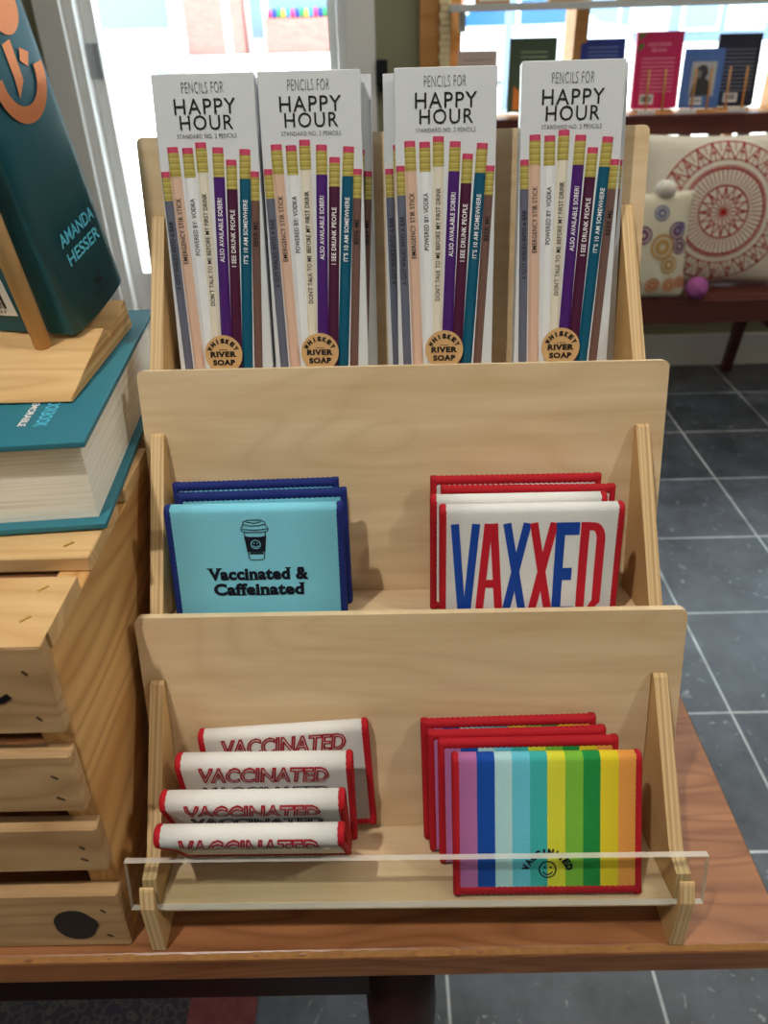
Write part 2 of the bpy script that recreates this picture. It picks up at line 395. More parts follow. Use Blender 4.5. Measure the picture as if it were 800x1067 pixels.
box('door_threshold', DX0, DX1, WY-.02, WY+.18, 0, .018, plain('threshold_metal', (150, 150, 150), .4, .5, .7), d, .002)
# shop window
w = empty('window_1', (0, 0, 0)); w['kind'] = 'structure'
box('window_casing', WX0-.11, WX0, WY-.035, WY+.0, WZ0-.1, WZ1+.1, TAN, w, .003)
box('window_casing', WX0, WX0+.035, WY-.0, WY+.16, WZ0, WZ1, TAN, w, .002)
box('window_mullion', .665, .712, WY-.05, WY+.12, WZ0, WZ1, TAN, w, .003)
box('window_mullion', 1.75, 1.80, WY-.05, WY+.12, WZ0, WZ1, TAN, w, .003)
box('window_glass', WX0+.035, WX1, WY+.09, WY+.096, WZ0, WZ1, PANE, w, 0)
bm = bmesh.new()     # scalloped translucent beading beside the left jamb
for i in range(60): bm_box(bm, WX0-.045+.004*(i % 2), WX0-.008, WY-.06, WY-.035, .72+i*.02, .738+i*.02)
from_bm('window_beading', bm, w, plain('pale_beading', (246, 226, 180), .4, .3))
box('window_sill', WX0, WX1, WY-.035, WY+.16, WZ0-.04, WZ0, WHITE, w, .003)
# black wall boxes beside the door
for i, (xa, xb, za, zb, lb) in enumerate(((-.011, .028, 1.085, 1.165, 'small black box fixed to the olive wall right of the glass door'), (-1.235, -1.175, 1.03, 1.165, 'small black box on the wall left of the door, behind the standing teal book'))):
    o = empty('wall_box', ((xa+xb)/2, WY, za), lb, 'wall box', 'black boxes on the window wall')
    box('housing', xa-(xa+xb)/2, xb-(xa+xb)/2, -.045, -.0005, 0, zb-za, plain('black_plastic', (22, 24, 30), .45, .4), o, .004)
    box('lower_cap', xa-(xa+xb)/2+.006, xb-(xa+xb)/2-.006, -.04, -.001, -.02, -.0001, MATS['black_plastic'], o, .003)

# ------------------------------------------------------------------ outdoors, across the street
GZ = .12
CONC = plain('sunlit_concrete', (214, 210, 202), .9, .1, noise=.08, nscale=.8)
box('pavement', -40, 40, WY+.17, 60, GZ-.4, GZ, CONC, bev=0, kind='structure')
m, N, L, P_ = nt('red_brick')
tc = N.new('ShaderNodeTexCoord'); mp = N.new('ShaderNodeMapping'); mp.inputs['Rotation'].default_value = (PI/2, 0, 0); L.new(tc.outputs['Object'], mp.inputs[0])
br = N.new('ShaderNodeTexBrick'); br.inputs['Scale'].default_value = 1; br.inputs['Brick Width'].default_value = .22; br.inputs['Row Height'].default_value = .075
br.inputs['Mortar Size'].default_value = .006; br.inputs['Color1'].default_value = srgb(186, 104, 92); br.inputs['Color2'].default_value = srgb(164, 84, 76); br.inputs['Mortar'].default_value = srgb(206, 190, 180)
L.new(mp.outputs[0], br.inputs['Vector']); L.new(br.outputs['Color'], P_.inputs['Base Color']); P_.inputs['Roughness'].default_value = .9
BRICK = m
BY = 34.0; K = BY/28
b = empty('shop_building', (0, BY, GZ), 'brick and white shop front across the sunny street', 'building')
WHB = plain('white_shopfront_paint', (236, 236, 232), .6, .3)
box('facade', -22, 30, .5, 4, 0, 9, WHB, b, 0)
box('brick_pier', -5.9*K, -4.72*K, -.35, .5, 0, 9, BRICK, b, 0)
box('brick_pier', -4.5*K, -4.12*K, -.35, .5, 0, 9, BRICK, b, 0)
box('brick_pier', 3.0, 6.5, -.35, .5, 0, 9, BRICK, b, 0)
box('downpipe_panel', -4.72*K, -4.5*K, -.3, .5, 0, 9, WHB, b, 0)
box('window_wall', -3.45*K, -1.15*K, -.5, .5, 0, .92*K, BRICK, b, .01, label='low brick wall below the shop window')
SHOPG = plain('shop_window_glass', (120, 150, 172), .1, .6)
for x0, x1, z0, z1 in ((-3.4*K, -1.15*K, 1.0*K, 3.4), (-3.95*K, -3.6*K, .5, 3.3), (-10.5, -7.9, .9, 3.3), (.5, 2.6, 1, 3.3)):
    f = box('shop_window_frame', x0-.08, x1+.08, .42, .52, z0-.08, z1+.08, WHB, b, 0)
    box('pane', x0, x1, .38, .42, z0, z1, SHOPG, f, 0)
box('side_frontage', 7.2, 19, -.2, .5, 0, 9, plain('blue_grey_frontage', (128, 148, 172), .7, .2), b, 0)
for i, x0 in enumerate((7.6, 9.4, 11.3, 13.0, 14.9, 16.6)):
    f = box('shop_window_frame', x0-.1, x0+1.35, -.3, -.2, .35, 3.2, WHB, b, 0)
    box('pane', x0, x0+1.25, -.34, -.301, .45+.25*(i % 2), 3.1, [SHOPG, plain('pale_blue_pane', (170, 200, 220), .2, .5)][i % 2], f, 0)
pp = empty('street_pole', (1.52, 10.6, GZ), 'thin grey-blue street pole standing outside the right-hand window', 'pole')
lathe('shaft', [(.05, 0), (.045, 1.5), (.04, 4.5)], plain('pole_paint', (120, 140, 160), .5, .3), pp, 14)
lathe('foot', [(.12, 0), (.12, .03), (.06, .12), (.055, .16)], MATS['pole_paint'], pp, 14)
rr = random.Random(3)
for i in range(16):
    x = -3.3*K+i*.17; c = [(214, 50, 110), (40, 60, 170), (40, 150, 90), (240, 200, 60), (60, 150, 200)][i % 5]
    o = empty('window_toy', (x, BY-.2, GZ+.92*K+.002), None, 'window display item', 'colourful goods in the far shop window')
    o['label'] = 'small colourful goods on the ledge of the far brick-based shop window'
    lathe('body', [(.05, 0), (.085, .06), (.07, .16+rr.random()*.12), (.02, .3)], plain('shop_goods_%d' % (i % 5), c, .5), o, 10)
t = empty('street_planter', (-5.08, 21.5, GZ), 'grey concrete planter pot standing on the sunny pavement outside the door', 'planter')
lathe('pot', [(.28, 0), (.36, .1), (.44, .55), (.47, .62), (.42, .62), (.38, .5)], plain('grey_planter', (150, 156, 164), .8, .2), t, 24)
lathe('soil', [(.38, .49), (.36, .53), (.05, .55)], plain('planter_soil', (70, 58, 48), .9, .1), t, 20)
# parked car seen through the right-hand window
def car():
    c = empty('parked_car', (2.5, 17.0, GZ), 'white car with blue-tinted windows parked beyond the shop window', 'car')
    paint = plain('white_car_paint', (226, 232, 240), .25, .6); gl = plain('blue_tinted_car_glass', (44, 96, 150), .15, .5); rub = plain('tyre_rubber', (30, 30, 32), .8)
    body = [(-2.1, .35), (-2.12, .62), (-2.0, .82), (-1.35, .92), (1.35, .95), (1.95, .88), (2.1, .6), (2.1, .35)]
    prism('body', body, -.85, .85, paint, c, .03, axis=1)
    cab = [(-1.3, .9), (-.75, 1.36), (.75, 1.40), (1.5, .93)]
    prism('cabin', cab, -.74, .74, paint, c, .03, axis=1)
    for pts in ([(-1.12, .95), (-.7, 1.30), (-.06, 1.33), (-.06, .95)], [(.03, .95), (.03, 1.33), (.66, 1.33), (1.2, .96)]):
        prism('side_window', pts, -.752, -.735, gl, c, axis=1)
    for sx in (-1.3, 1.3):
        for sy in (-.8, .8):
            wv = lathe('wheel', [(.1, -.1), (.3, -.1), (.33, -.06), (.33, .06), (.3, .1), (.1, .1)], rub, c, 24, Matrix.Translation((sx, sy, .33)) @ Matrix.Rotation(PI/2, 4, 'X'))
            lathe('hub_cap', [(.2, 0), (.19, .02), (.05, .03)], plain('hub_metal', (180, 182, 186), .3, .5, .8), wv, 18, Matrix.Translation((sx, sy-.1 if sy < 0 else sy+.1, .33)) @ Matrix.Rotation(PI/2 if sy < 0 else -PI/2, 4, 'X'))
car()

# ------------------------------------------------------------------ window ledge, upper shelf, books on display
lg = empty('window_ledge', (0, 0, 0), 'honey-coloured wooden display ledge in the right-hand window, carrying leaning books', 'shelf')
box('ledge_board', .30, 2.6, 2.965, 3.105, .958, .986, TAN, lg, .002)
box('front_rail', .30, 2.6, 2.95, 2.965, .945, .988, TAN, lg, .002)
box('end_board', 1.36, 1.385, 2.97, 3.10, .9861, 1.22, TAN, lg, .002)
for xx in (.32, 1.2, 2.5): box('bracket', xx, xx+.03, 2.966, 3.10, .86, .9579, TAN, lg, .002)
us = empty('upper_shelf', (0, 0, 0), 'pale shelf board crossing the window above the leaning books', 'shelf')
box('shelf_board', .235, 2.7, 2.98, 3.084, 1.296, 1.318, plain('pale_shelf_paint', (206, 208, 206), .5, .3), us, .002)
for xx in (.27, 1.5, 2.6): box('bracket', xx, xx+.02, 3.02, 3.084, 1.24, 1.2959, plain('pale_shelf_paint', (206, 208, 206)), us, .001)
for i, (xx, ww) in enumerate(((.32, .11), (.56, .1), (.79, .12), (1.1, .13))):
    o = empty('shelf_block', (xx, 3.03, 1.3181), 'pale wooden block along the top of the upper window shelf, %s from the left' % ['first', 'second', 'third', 'fourth'][i], 'wooden block', 'blocks on the upper window shelf')
    box('block_body', 0, ww, -.03, .03, 0, .03, TAN, o, .002); box('label_strip', .01, ww-.01, -.032, -.0301, .006, .022, plain('white_card', (240, 240, 238), .7), o, 0)
PAGES = plain('cream_paper_edges', (238, 232, 214), .85, .2)
def display_book(name, x, y, w_, h_, th, lean, yaw, mat, label, deco=None, dowels=()):
    o = empty(name, mat=Matrix.Translation((x, y+.05, .9965)) @ Matrix.Rotation(yaw, 4, 'Z') @ Matrix.Rotation(-lean, 4, 'X'), label=label, cat='book', group='books leaning on the window ledge')
    bm = bmesh.new(); bm_box(bm, -w_/2, w_/2, -th/2, -th/2+.003, 0, h_); bm_box(bm, -w_/2, w_/2, th/2-.003, th/2, 0, h_); bm_box(bm, -w_/2, -w_/2+.003, -th/2+.003, th/2-.003, 0, h_)
    from_bm('cover', bm, o, mat)
    box('page_block', -w_/2+.0031, w_/2-.004, -th/2+.0031, th/2-.0031, .003, h_-.003, PAGES, o, 0)
    if deco: deco(o, -th/2-.0006)
    # little wooden easel with two dowels
    if dowels:
        e = empty('book_easel', mat=Matrix.Translation((x, y+.05, .9863)) @ Matrix.Rotation(yaw, 4, 'Z'), label='small wooden easel with two dowels holding ' + label.split(' leaning')[0], cat='book easel', group='easels under the window books')
        box('base', -w_*.42, w_*.42, -.028, .04, 0, .006, TAN, e, .001)
        for dx in dowels:
            yy = -th/2-.007
            tube('dowel', [(dx, yy-.004, .004), (dx, yy-.004+math.sin(lean)*.13, .004+math.cos(lean)*.13)], .0035, TAN, e, 8)
    return o
def lines_deco(cols, x0, x1, zs, hh=.004):
    def f(o, y):
        P = P2()
        for z in zs: P.add(poly2d([(x0, z), (x1, z), (x1, z+hh), (x0, z+hh)]))
        P.put('back_cover_lines', lambda a, b: (a, y, b), cols, o)
    return f
def barcode(o, y, x0, z0, w_=.045, h_=.03):
    P = P2(); P.add(poly2d([(x0, z0), (x0+w_, z0), (x0+w_, z0+h_), (x0, z0+h_)])); q = P.put('barcode_label', lambda a, b: (a, y, b), plain('white_card', (240, 240, 238), .7), o)
    P = P2(); xx = x0+.004
    while xx < x0+w_-.005:
        ww = rr.choice((.0012, .002, .003)); P.add(poly2d([(xx, z0+.006), (xx+ww, z0+.006), (xx+ww, z0+h_-.004), (xx, z0+h_-.004)])); xx += ww+rr.choice((.0012, .002))
    P.put('bars', lambda a, b: (a, y-.0005, b), INK, q)
def deco_green(o, y):
    P2().add(poly2d([(-.06, .005), (.06, .005), (.06, .04), (.02, .07), (-.02, .05), (-.06, .08)])).put('orange_band', lambda a, b: (a, y, b), plain('cover_orange', (224, 128, 44), .5), o)
    lines_deco(plain('pale_green_ink', (150, 160, 130), .6), -.04, .05, [.12, .135, .15, .165, .18])(o, y)
def deco_magenta(o, y):
    lines_deco(plain('pale_pink_ink', (236, 150, 176), .6), -.055, .055, [.05+.0125*i for i in range(9)], .003)(o, y)
    P2().add(text2d('BLACK LEOPARD', .075, .011, .02, y0=.188)).add(text2d('RED WOLF', .05, .011, .02, y0=.171)).put('title_lettering', lambda a, b: (a, y, b), MATS['pale_pink_ink'], o)
    P2().add(poly2d([(-.07, .205), (-.045, .225), (-.07, .226)])).add(poly2d([(-.07, .17), (-.05, .19), (-.056, .2), (-.07, .19)])).put('leaf_motif', lambda a, b: (a, y, b), plain('cover_leaf_green', (90, 120, 50), .5), o)
    barcode(o, y, -.05, .012)
def deco_blue(o, y): lines_deco(plain('pale_blue_ink', (120, 140, 200), .6), -.05, .05, [.1+.0125*i for i in range(8)], .003)(o, y)
def deco_photo(o, y):
    q = P2().add(poly2d([(-.035, .035), (.045, .035), (.045, .14), (-.035, .14)])).put('portrait_photo', lambda a, b: (a, y, b), plain('photo_grey', (176, 176, 178), .5), o)
    P2().add(poly2d([(-.03, .036), (.03, .036), (.025, .08), (.005, .095), (-.012, .09), (-.025, .07)])).add(poly2d([(-.018, .09), (-.006, .082), (.012, .088), (.02, .105), (.014, .126), (-.002, .131), (-.016, .122), (-.021, .105)])).put('person_silhouette', lambda a, b: (a, y-.0005, b), plain('photo_dark', (40, 40, 44), .5), q)
    P2().add(poly2d([(-.016, .092), (-.006, .088), (-.001, .1), (-.004, .114), (-.015, .112)])).put('person_face', lambda a, b: (a, y-.001, b), plain('photo_mid', (128, 126, 124), .5), q)
    barcode(o, y, -.03, .008, .04, .022)
def deco_dark(o, y):
    lines_deco(plain('grey_ink', (120, 124, 140), .6), -.055, .055, [.045+.0125*i for i in range(11)], .003)(o, y)
    barcode(o, y, -.03, .01, .045, .028)
CV = lambda n, c: plain('cover_'+n, c, .45, .35)
display_book('paperback_book', .335, 2.985, .135, .19, .018, R(12), R(-4), CV('pink', (206, 184, 176)), 'pale pink book leaning at the left end of the window ledge', lines_deco(plain('rose_ink', (170, 140, 136), .6), -.05, .05, [.03, .1, .115, .16]))
display_book('hardback_book', .522, 2.975, .16, .225, .024, R(14), R(-8), CV('green', (66, 84, 62)), 'dark green book with tan edges and orange foot leaning on the window ledge', deco_green)
display_book('hardback_book', .765, 2.985, .15, .215, .022, R(12), R(-3), CV('blue', (36, 54, 140)), 'royal blue book leaning on the window ledge, behind the rightmost pencil box', deco_blue, (-.03, .03))
display_book('hardback_book', .955, 2.98, .155, .232, .026, R(12), R(-6), CV('magenta', (200, 26, 92)), 'magenta book with a leafy corner leaning on the window ledge', deco_magenta, (-.028, .028))
display_book('hardback_book', 1.105, 2.965, .13, .18, .02, R(14), R(-14), CV('steel_blue', (74, 110, 176)), 'small blue-edged book with a black and white portrait leaning on the ledge', deco_photo, (-.02, .03))
display_book('hardback_book', 1.235, 3.0, .14, .22, .026, R(14), R(-12), CV('navy', (24, 28, 48)), 'near-black navy book leaning at the right end of the window ledge', deco_dark, (-.02, .035))
for i, (xx, lb) in enumerate(((.88, 'below the magenta book'), (1.02, 'right of the magenta book'), (1.19, 'below the portrait book'))):
    o = tag(box('shelf_tag', xx, xx+.06, 2.943, 2.9495, .958, .998, plain('white_card', (240, 240, 238), .7), None, .001), 'white card tag on the front of the window ledge '+lb, 'tag', 'white tags on the ledge')

# ------------------------------------------------------------------ bench with pillows
bn = empty('bench', (0, 0, 0), 'dark brown slatted wooden bench under the window holding pillows', 'bench')
box('top_rail', .35, 2.3, 2.905, 2.94, .925, .988, BENCHW, bn, .006)
box('lower_rail', .35, 2.3, 2.91, 2.935, .47, .53, BENCHW, bn, .004)
for i in range(19): box('back_slat', .42+i*.101, .42+i*.101+.040, 2.913, 2.932, .5301, .9249, BENCHW, bn, .003)
for i in range(4): box('seat_slat', .33, 2.32, 2.655+i*.0625, 2.655+i*.0625+.053, .418, .44, BENCHW, bn, .004)
box('seat_apron', .36, 2.3, 2.63, 2.652, .355, .436, BENCHW, bn, .004)
box('seat_apron', .36, 2.3, 2.875, 2.895, .355, .4179, BENCHW, bn, .003)
for xx in (.62, 1.41, 2.1):
    bm = bmesh.new(); tube_bm(bm, [(xx-.02, 2.935, .92), (xx, 2.93, .42), (xx+.02, 3.04, .002)], [.028, .028, .024], 4); from_bm('leg', bm, bn, BENCHW)
    bm = bmesh.new(); tube_bm(bm, [(xx+.19, 2.66, .3549), (xx+.23, 2.64, .002)], [.028, .024], 4); from_bm('leg', bm, bn, BENCHW)
    bm = bmesh.new(); tube_bm(bm, [(xx+.005, 2.955, .32), (xx+.2, 2.68, .17)], .022, 4); from_bm('brace', bm, bn, BENCHW)
def cushion(name, label, cx, cy, cz, w_, h_, th, lean, yaw, mat, roll=0):
    o = empty(name, mat=Matrix.Translation((cx, cy, cz)) @ Matrix.Rotation(yaw, 4, 'Z') @ Matrix.Rotation(-lean, 4, 'X') @ Matrix.Rotation(roll, 4, 'Y'), label=label, cat='pillow', group='pillows on the bench')
    n = 20; V = []; Fc = []
    def surf(a, b, s):
        fa = 1-abs(a)**2.6; fb = 1-abs(b)**2.6
        k = max(0, fa*fb)**.55
        x = a*w_/2*(1-.05*(1-b*b)*0-.06*(b*b)*(a*a)*-1-.05*(1-a*a*b*b)*abs(a)); z = b*h_/2*(1-.05*(1-a*a*b*b)*abs(b))
        return (x, s*(th/2*k+.001), z+h_/2)
    for s in (-1, 1):
        base = len(V)
        for i in range(n+1):
            for j in range(n+1): V.append(surf(-1+2*i/n, -1+2*j/n, s))
        for i in range(n):
            for j in range(n):
                q = (base+i*(n+1)+j, base+(i+1)*(n+1)+j, base+(i+1)*(n+1)+j+1, base+i*(n+1)+j+1); Fc.append(q if s < 0 else q[::-1])
    ob = raw('cushion_cover', V, Fc, o, mat, True)
    bm = bmesh.new(); bm.from_mesh(ob.data); bmesh.ops.remove_doubles(bm, verts=bm.verts, dist=.0025); bmesh.ops.recalc_face_normals(bm, faces=bm.faces); bm.to_mesh(ob.data); bm.free()
    return o, (lambda x, z, off=.002: (surf(max(-1, min(1, x/(w_/2))), max(-1, min(1, z/(h_/2))), -1)[0], surf(max(-.999, min(.999, x/(w_/2))), max(-.999, min(.999, z/(h_/2))), -1)[1]-off, surf(x/(w_/2), max(-1, min(1, z/(h_/2))), -1)[2]))
LINEN = plain('natural_linen', (232, 224, 208), .95, .1, noise=.06, nscale=90, bump=.2, bscale=500)
REDT = plain('red_embroidery_thread', (186, 54, 52), .8, .2)
mo, ms = cushion('throw_pillow', 'cream linen pillow with a red mandala embroidery on the bench', 1.165, 2.775, .441, .58, .505, .13, R(11), 0, LINEN)
P = P2()
def seg(a, b, wd=.0045, n=6):
    P.add(stroke2d([(a[0]+(b[0]-a[0])*i/n, a[1]+(b[1]-a[1])*i/n) for i in range(n+1)], wd))
def pol(r, a): return (r*math.cos(a), r*math.sin(a))
for r_, w_ in ((.085, .005), (.142, .006), (.150, .003), (.172, .003), (.232, .004)): P.add(ring2d(r_-w_/2, r_+w_/2, 64))
for i in range(16): seg((0, 0), pol(.046 if i % 2 else .08, 2*PI*i/16), .003)
for i in range(16):
    seg(pol(.046, 2*PI*(i+.5)/16), pol(.082, 2*PI*i/16), .003); seg(pol(.046, 2*PI*(i+.5)/16), pol(.082, 2*PI*(i+1)/16), .003); P.add(poly2d(disc_pts(.004, 8, *pol(.046, 2*PI*(i+.5)/16))))
for i in range(52): seg(pol(.09, 2*PI*i/52), pol(.140, 2*PI*i/52), .0022); P.add(poly2d(disc_pts(.0035, 8, *pol(.142, 2*PI*i/52))))
for i in range(26):
    a0 = 2*PI*i/26; a1 = 2*PI*(i+1)/26; am = (a0+a1)/2
    seg(pol(.174, a0), pol(.230, am), .003); seg(pol(.230, am), pol(.174, a1), .003); seg(pol(.174, am), pol(.230, am), .0022); seg(pol(.2, am-.06), pol(.2, am+.06), .003); seg(pol(.232, a0), pol(.2, a0), .0022)
    for q, rr_ in ((am, .230), (a0, .174), (am, .2)): P.add(poly2d(disc_pts(.005, 8, *pol(rr_, q))))
P.put('mandala_embroidery', lambda x, z: ms(x, z), REDT, mo)
oo, os_ = cushion('throw_pillow', 'small floral owl pillow with a pale ear and purple pompom, left of the mandala pillow', .895, 2.640, .441, .28, .35, .07, R(10), R(4), plain('cream_printed_cotton', (222, 214, 190), .95, .1, noise=.05, nscale=80))
P = P2(); fm = []; pm = []
for nm, pts, c in (('flower', [(-.08, .09, .03), (.03, .11, .026), (.1, .06, .02)], (120, 120, 160)), ('leaf', [(.04, .0, .042), (.07, -.06, .03)], (196, 152, 90)), ('berry', [(.09, .05, .03), (.105, .0, .026), (-.03, .04, .03)], (126, 76, 116)), ('hem', [(.02, -.13, .026), (.08, -.13, .024), (.12, -.12, .02), (-.05, -.13, .03)], (206, 120, 70))):
    n0 = len(P.F)
    for x, z, r_ in pts: P.add(ring2d(r_*.25, r_*.62, 18, x, z)); P.add(ring2d(r_*.8, r_, 18, x, z))
    fm += [len(pm)]*(len(P.F)-n0); pm.append(plain('print_'+nm, c, .9, .1))
fp = P.put('floral_print', lambda x, z: os_(x, z), pm, oo)
for p_, i_ in zip(fp.data.polygons, fm): p_.material_index = i_
def ball(name, loc, r_, mat, parent, sq=1):
    return lathe(name, [(r_*math.sin(PI*i/10)+1e-4, r_*sq*-math.cos(PI*i/10)) for i in range(11)], mat, parent, 16, Matrix.Translation(loc))
ball('ear', (.045, 0, .352), .034, plain('pale_ear_felt', (226, 218, 206), .95, .1), oo, .9)
bm = bmesh.new(); bmesh.ops.create_icosphere(bm, subdivisions=3, radius=.036)
for v in bm.verts: v.co *= 1+.13*rr.uniform(-1, 1)
bmesh.ops.translate(bm, verts=bm.verts, vec=(.178, -.03, .036)); from_bm('pompom', bm, oo, plain('purple_wool', (172, 96, 156), .95, .1), smooth=True)

# ------------------------------------------------------------------ rug under the table
m, N, L, P_ = nt('dark_patterned_rug')
tc = N.new('ShaderNodeTexCoord'); vz = N.new('ShaderNodeTexVoronoi'); vz.inputs['Scale'].default_value = 60; L.new(tc.outputs['Object'], vz.inputs['Vector'])
cr = N.new('ShaderNodeValToRGB'); cr.color_ramp.elements[0].color = srgb(30, 26, 34); cr.color_ramp.elements[1].color = srgb(52, 40, 46); cr.color_ramp.elements[1].position = .4
e_ = cr.color_ramp.elements.new(.5); e_.color = srgb(76, 68, 62); e_ = cr.color_ramp.elements.new(.6); e_.color = srgb(40, 34, 40)
L.new(vz.outputs['Distance'], cr.inputs[0])
sp = N.new('ShaderNodeSeparateXYZ'); L.new(tc.outputs['Object'], sp.inputs[0])
gt = N.new('ShaderNodeMath'); gt.operation = 'GREATER_THAN'; gt.inputs[1].default_value = -.33; L.new(sp.outputs[0], gt.inputs[0])
n5 = N.new('ShaderNodeTexNoise'); n5.inputs['Scale'].default_value = 60; L.new(tc.outputs['Object'], n5.inputs['Vector'])
mxr = N.new('ShaderNodeMix'); mxr.data_type = 'RGBA'; L.new(n5.outputs['Fac'], mxr.inputs[0]); mxr.inputs[6].default_value = srgb(92, 20, 26); mxr.inputs[7].default_value = srgb(126, 66, 62)
mx = N.new('ShaderNodeMix'); mx.data_type = 'RGBA'; L.new(gt.outputs[0], mx.inputs[0]); L.new(cr.outputs[0], mx.inputs[6]); L.new(mxr.outputs[2], mx.inputs[7])
L.new(mx.outputs[2], P_.inputs['Base Color']); P_.inputs['Roughness'].default_value = .95
ru = tag(box('rug', -1.4, -.2255, -.6, .72, .0005, .009, m, None, .003), 'dark patterned rug with a red border on the slate floor under the table', 'rug')

# ------------------------------------------------------------------ table
TZ = .82
tb = empty('table', (0, 0, 0), 'worn reddish-brown wooden table with dark base, carrying the display rack', 'table')
prof = [(.2445, TZ-.003), (.2475, TZ), (.90, TZ), (.902, TZ-.004), (.902, TZ-.028), (.2475, TZ-.028), (.244, TZ-.024)]
tp = prism('table_top', prof, -1.0, .2375, CHER, tb, .0012)
bm = bmesh.new()           # scuffed pale line along the worn front edge
rs = random.Random(5); x = -1.0; row = []
while x < .234:
    j = rs.uniform(-.0006, .0006); wd = rs.uniform(.0006, .0022)
    row.append((bm.verts.new((x, .2448+j*.3, TZ-.0022-wd*.2)), bm.verts.new((x, .2462+wd*.9, TZ+.00025)))); x += .006
for a, b_ in zip(row, row[1:]): bm.faces.new((a[0], b_[0], b_[1], a[1]))
from_bm('worn_edge', bm, tp, plain('bare_scuffed_wood', (166, 118, 70), .8, .2, noise=.35, nscale=150))
box('apron', -.95, .02, .272, .294, TZ-.108, TZ-.0281, DARKW, tb, .002)
box('apron', -.95, .02, .84, .862, TZ-.108, TZ-.0281, DARKW, tb, .002)
for yy in (.283, .851):
    for xx in (-.93, .0):
        T = Matrix.Translation((xx, yy, 0))
        lathe('leg', [(.015, .0095 if xx < -.5 and yy < .5 else .001), (.018, .05), (.014, .08), (.019, .3), (.024, .52), (.018, .6), (.025, .64), (.026, .69), (.025, .7), (.025, TZ-.0285)], DARKW, tb, 18, T)

# ------------------------------------------------------------------ display rack (local frame: u across, v away, w up)
RHO, SK, LAM = -.00876, -.02318, .25872
RC = Vector((.00537, 0, TZ))
rack = empty('display_rack', RC, 'three-tier birch plywood display rack with clear front lip on the table', 'display rack', rz=RHO)
Rz = Matrix.Rotation(RHO, 4, 'Z')
sL, cL = math.sin(LAM), math.cos(LAM)
BT = [(.36157, .17002), (.46181, .29092), (.56399, .41429)]       # top front edges of the boards
SL = [.1574, .15524, .156]
CU = [.00232, .00288, .00179]
JJ = [(BT[i][0]-SL[i]*sL, BT[i][1]-SL[i]*cL) for i in range(3)]   # shelf/board junctions
def sh(u, v, w): return (u+SK*(v-.35), v, w)
def KW(u, v, w): return RC + Rz @ Vector(sh(u, v, w))
PI_, PO_ = .1535, .1620
BTH = .006
def bpos(i, t, s):  # t towards viewer from board front, s along board up from shelf junction
    return (JJ[i][0]-t*cL+s*sL, JJ[i][1]+t*sL+s*cL)
# backing boards
for i in range(3):
    bm = bmesh.new()
    s0, s1 = -.006, SL[i]
    q = [bpos(i, 0, s0), bpos(i, 0, s1), bpos(i, -BTH, s1), bpos(i, -BTH, s0)]
    A = [bm.verts.new(sh(-.17044+CU[i], *p)) for p in q]; B = [bm.verts.new(sh(.17044+CU[i], *p)) for p in q]
    bm.faces.new(A[::-1]).material_index = 1; bm.faces.new(B).material_index = 1
    for k in range(4): bm.faces.new((A[k], A[(k+1) % 4], B[(k+1) % 4], B[k])).material_index = 1 if k == 1 else 0
    vert = [e for e in bm.edges if (e.verts[0].co-e.verts[1].co).length < BTH*1.01 and max(e.verts[0].co.z, e.verts[1].co.z) > JJ[i][1]+.1]
    bmesh.ops.bevel(bm, geom=vert, offset=.004, segments=4, profile=.5, affect='EDGES')
    from_bm('backing_board', bm, rack, [PLY, PLYT])
# shelves between the side panels
for i in range(3):
    tf = [.0655, .0585, .0585][i]
    q = [bpos(i, .0002, 0), bpos(i, tf, 0), bpos(i, tf, -.006), bpos(i, .0002, -.006)]
    bm = bmesh.new()
    A = [bm.verts.new(sh(-PI_+.0002, *p)) for p in q]; B = [bm.verts.new(sh(PI_-.0002, *p)) for p in q]
    bm.faces.new(A); bm.faces.new(B[::-1])
    for k in range(4): bm.faces.new((A[k], A[(k+1) % 4], B[(k+1) % 4], B[k])).material_index = 1 if k == 1 else 0
    bevel(bm, .0006, 1); from_bm('shelf', bm, rack, [PLY, PLYT])
# side panels with fingers and slots
AC0 = (.2537, .0359); ACT = .0042      # acrylic: bottom front corner, thickness
def acp(s, t): return (AC0[0]+s*sL+t*cL, AC0[1]+s*cL-t*sL)
prof = [(.2484, .0007), (.2505, .0415), (.2556, .0515), (.2566, .0527)]
a_ = acp(.0173, -.0003); prof += [(a_[0]-.0004, .0527), a_, acp(-.0004, -.0003), acp(-.0004, ACT+.0003), acp(.0180, ACT+.0003)]
prof += [(.2760, .0538)]
def finger(i, start, tip):
    out = [start, (tip[0]-.0046, tip[1]-.0040), (tip[0]-.0020, tip[1]-.0008), (tip[0]+.0012, tip[1])]
    f0 = (BT[i][0]-(BT[i][1]-tip[1])*sL/cL)     # board front v at tip height
    out += [(f0-.0022, tip[1]-.0006), bpos(i, .0003, ((tip[1]-JJ[i][1])/cL)-.004), bpos(i, .0003, -.0065), bpos(i, -BTH-.0003, -.0065)]
    return out
prof += finger(0, (.2795, .0570), (.3472, .1300))
prof += [bpos(0, -BTH-.0003, .1300)]
prof += finger(1, (.3720, .1618), (.4488, .2525))
prof += [bpos(1, -BTH-.0003, .1290)]
prof += finger(2, (.4725, .2865), (.5450, .3680))
prof += [bpos(2, -BTH-.0003, .045), (.5560, .30), (.5600, .26), (.5600, .0007), (.53, .0007), (.525, .02), (.285, .02), (.28, .0007)]
for s in (-1, 1):
    x0, x1 = (-PO_, -PI_) if s < 0 else (PI_, PO_)
    prism('side_panel', prof, x0, x1, PLYZ, rack, .0007, 0, sh, PLYE)
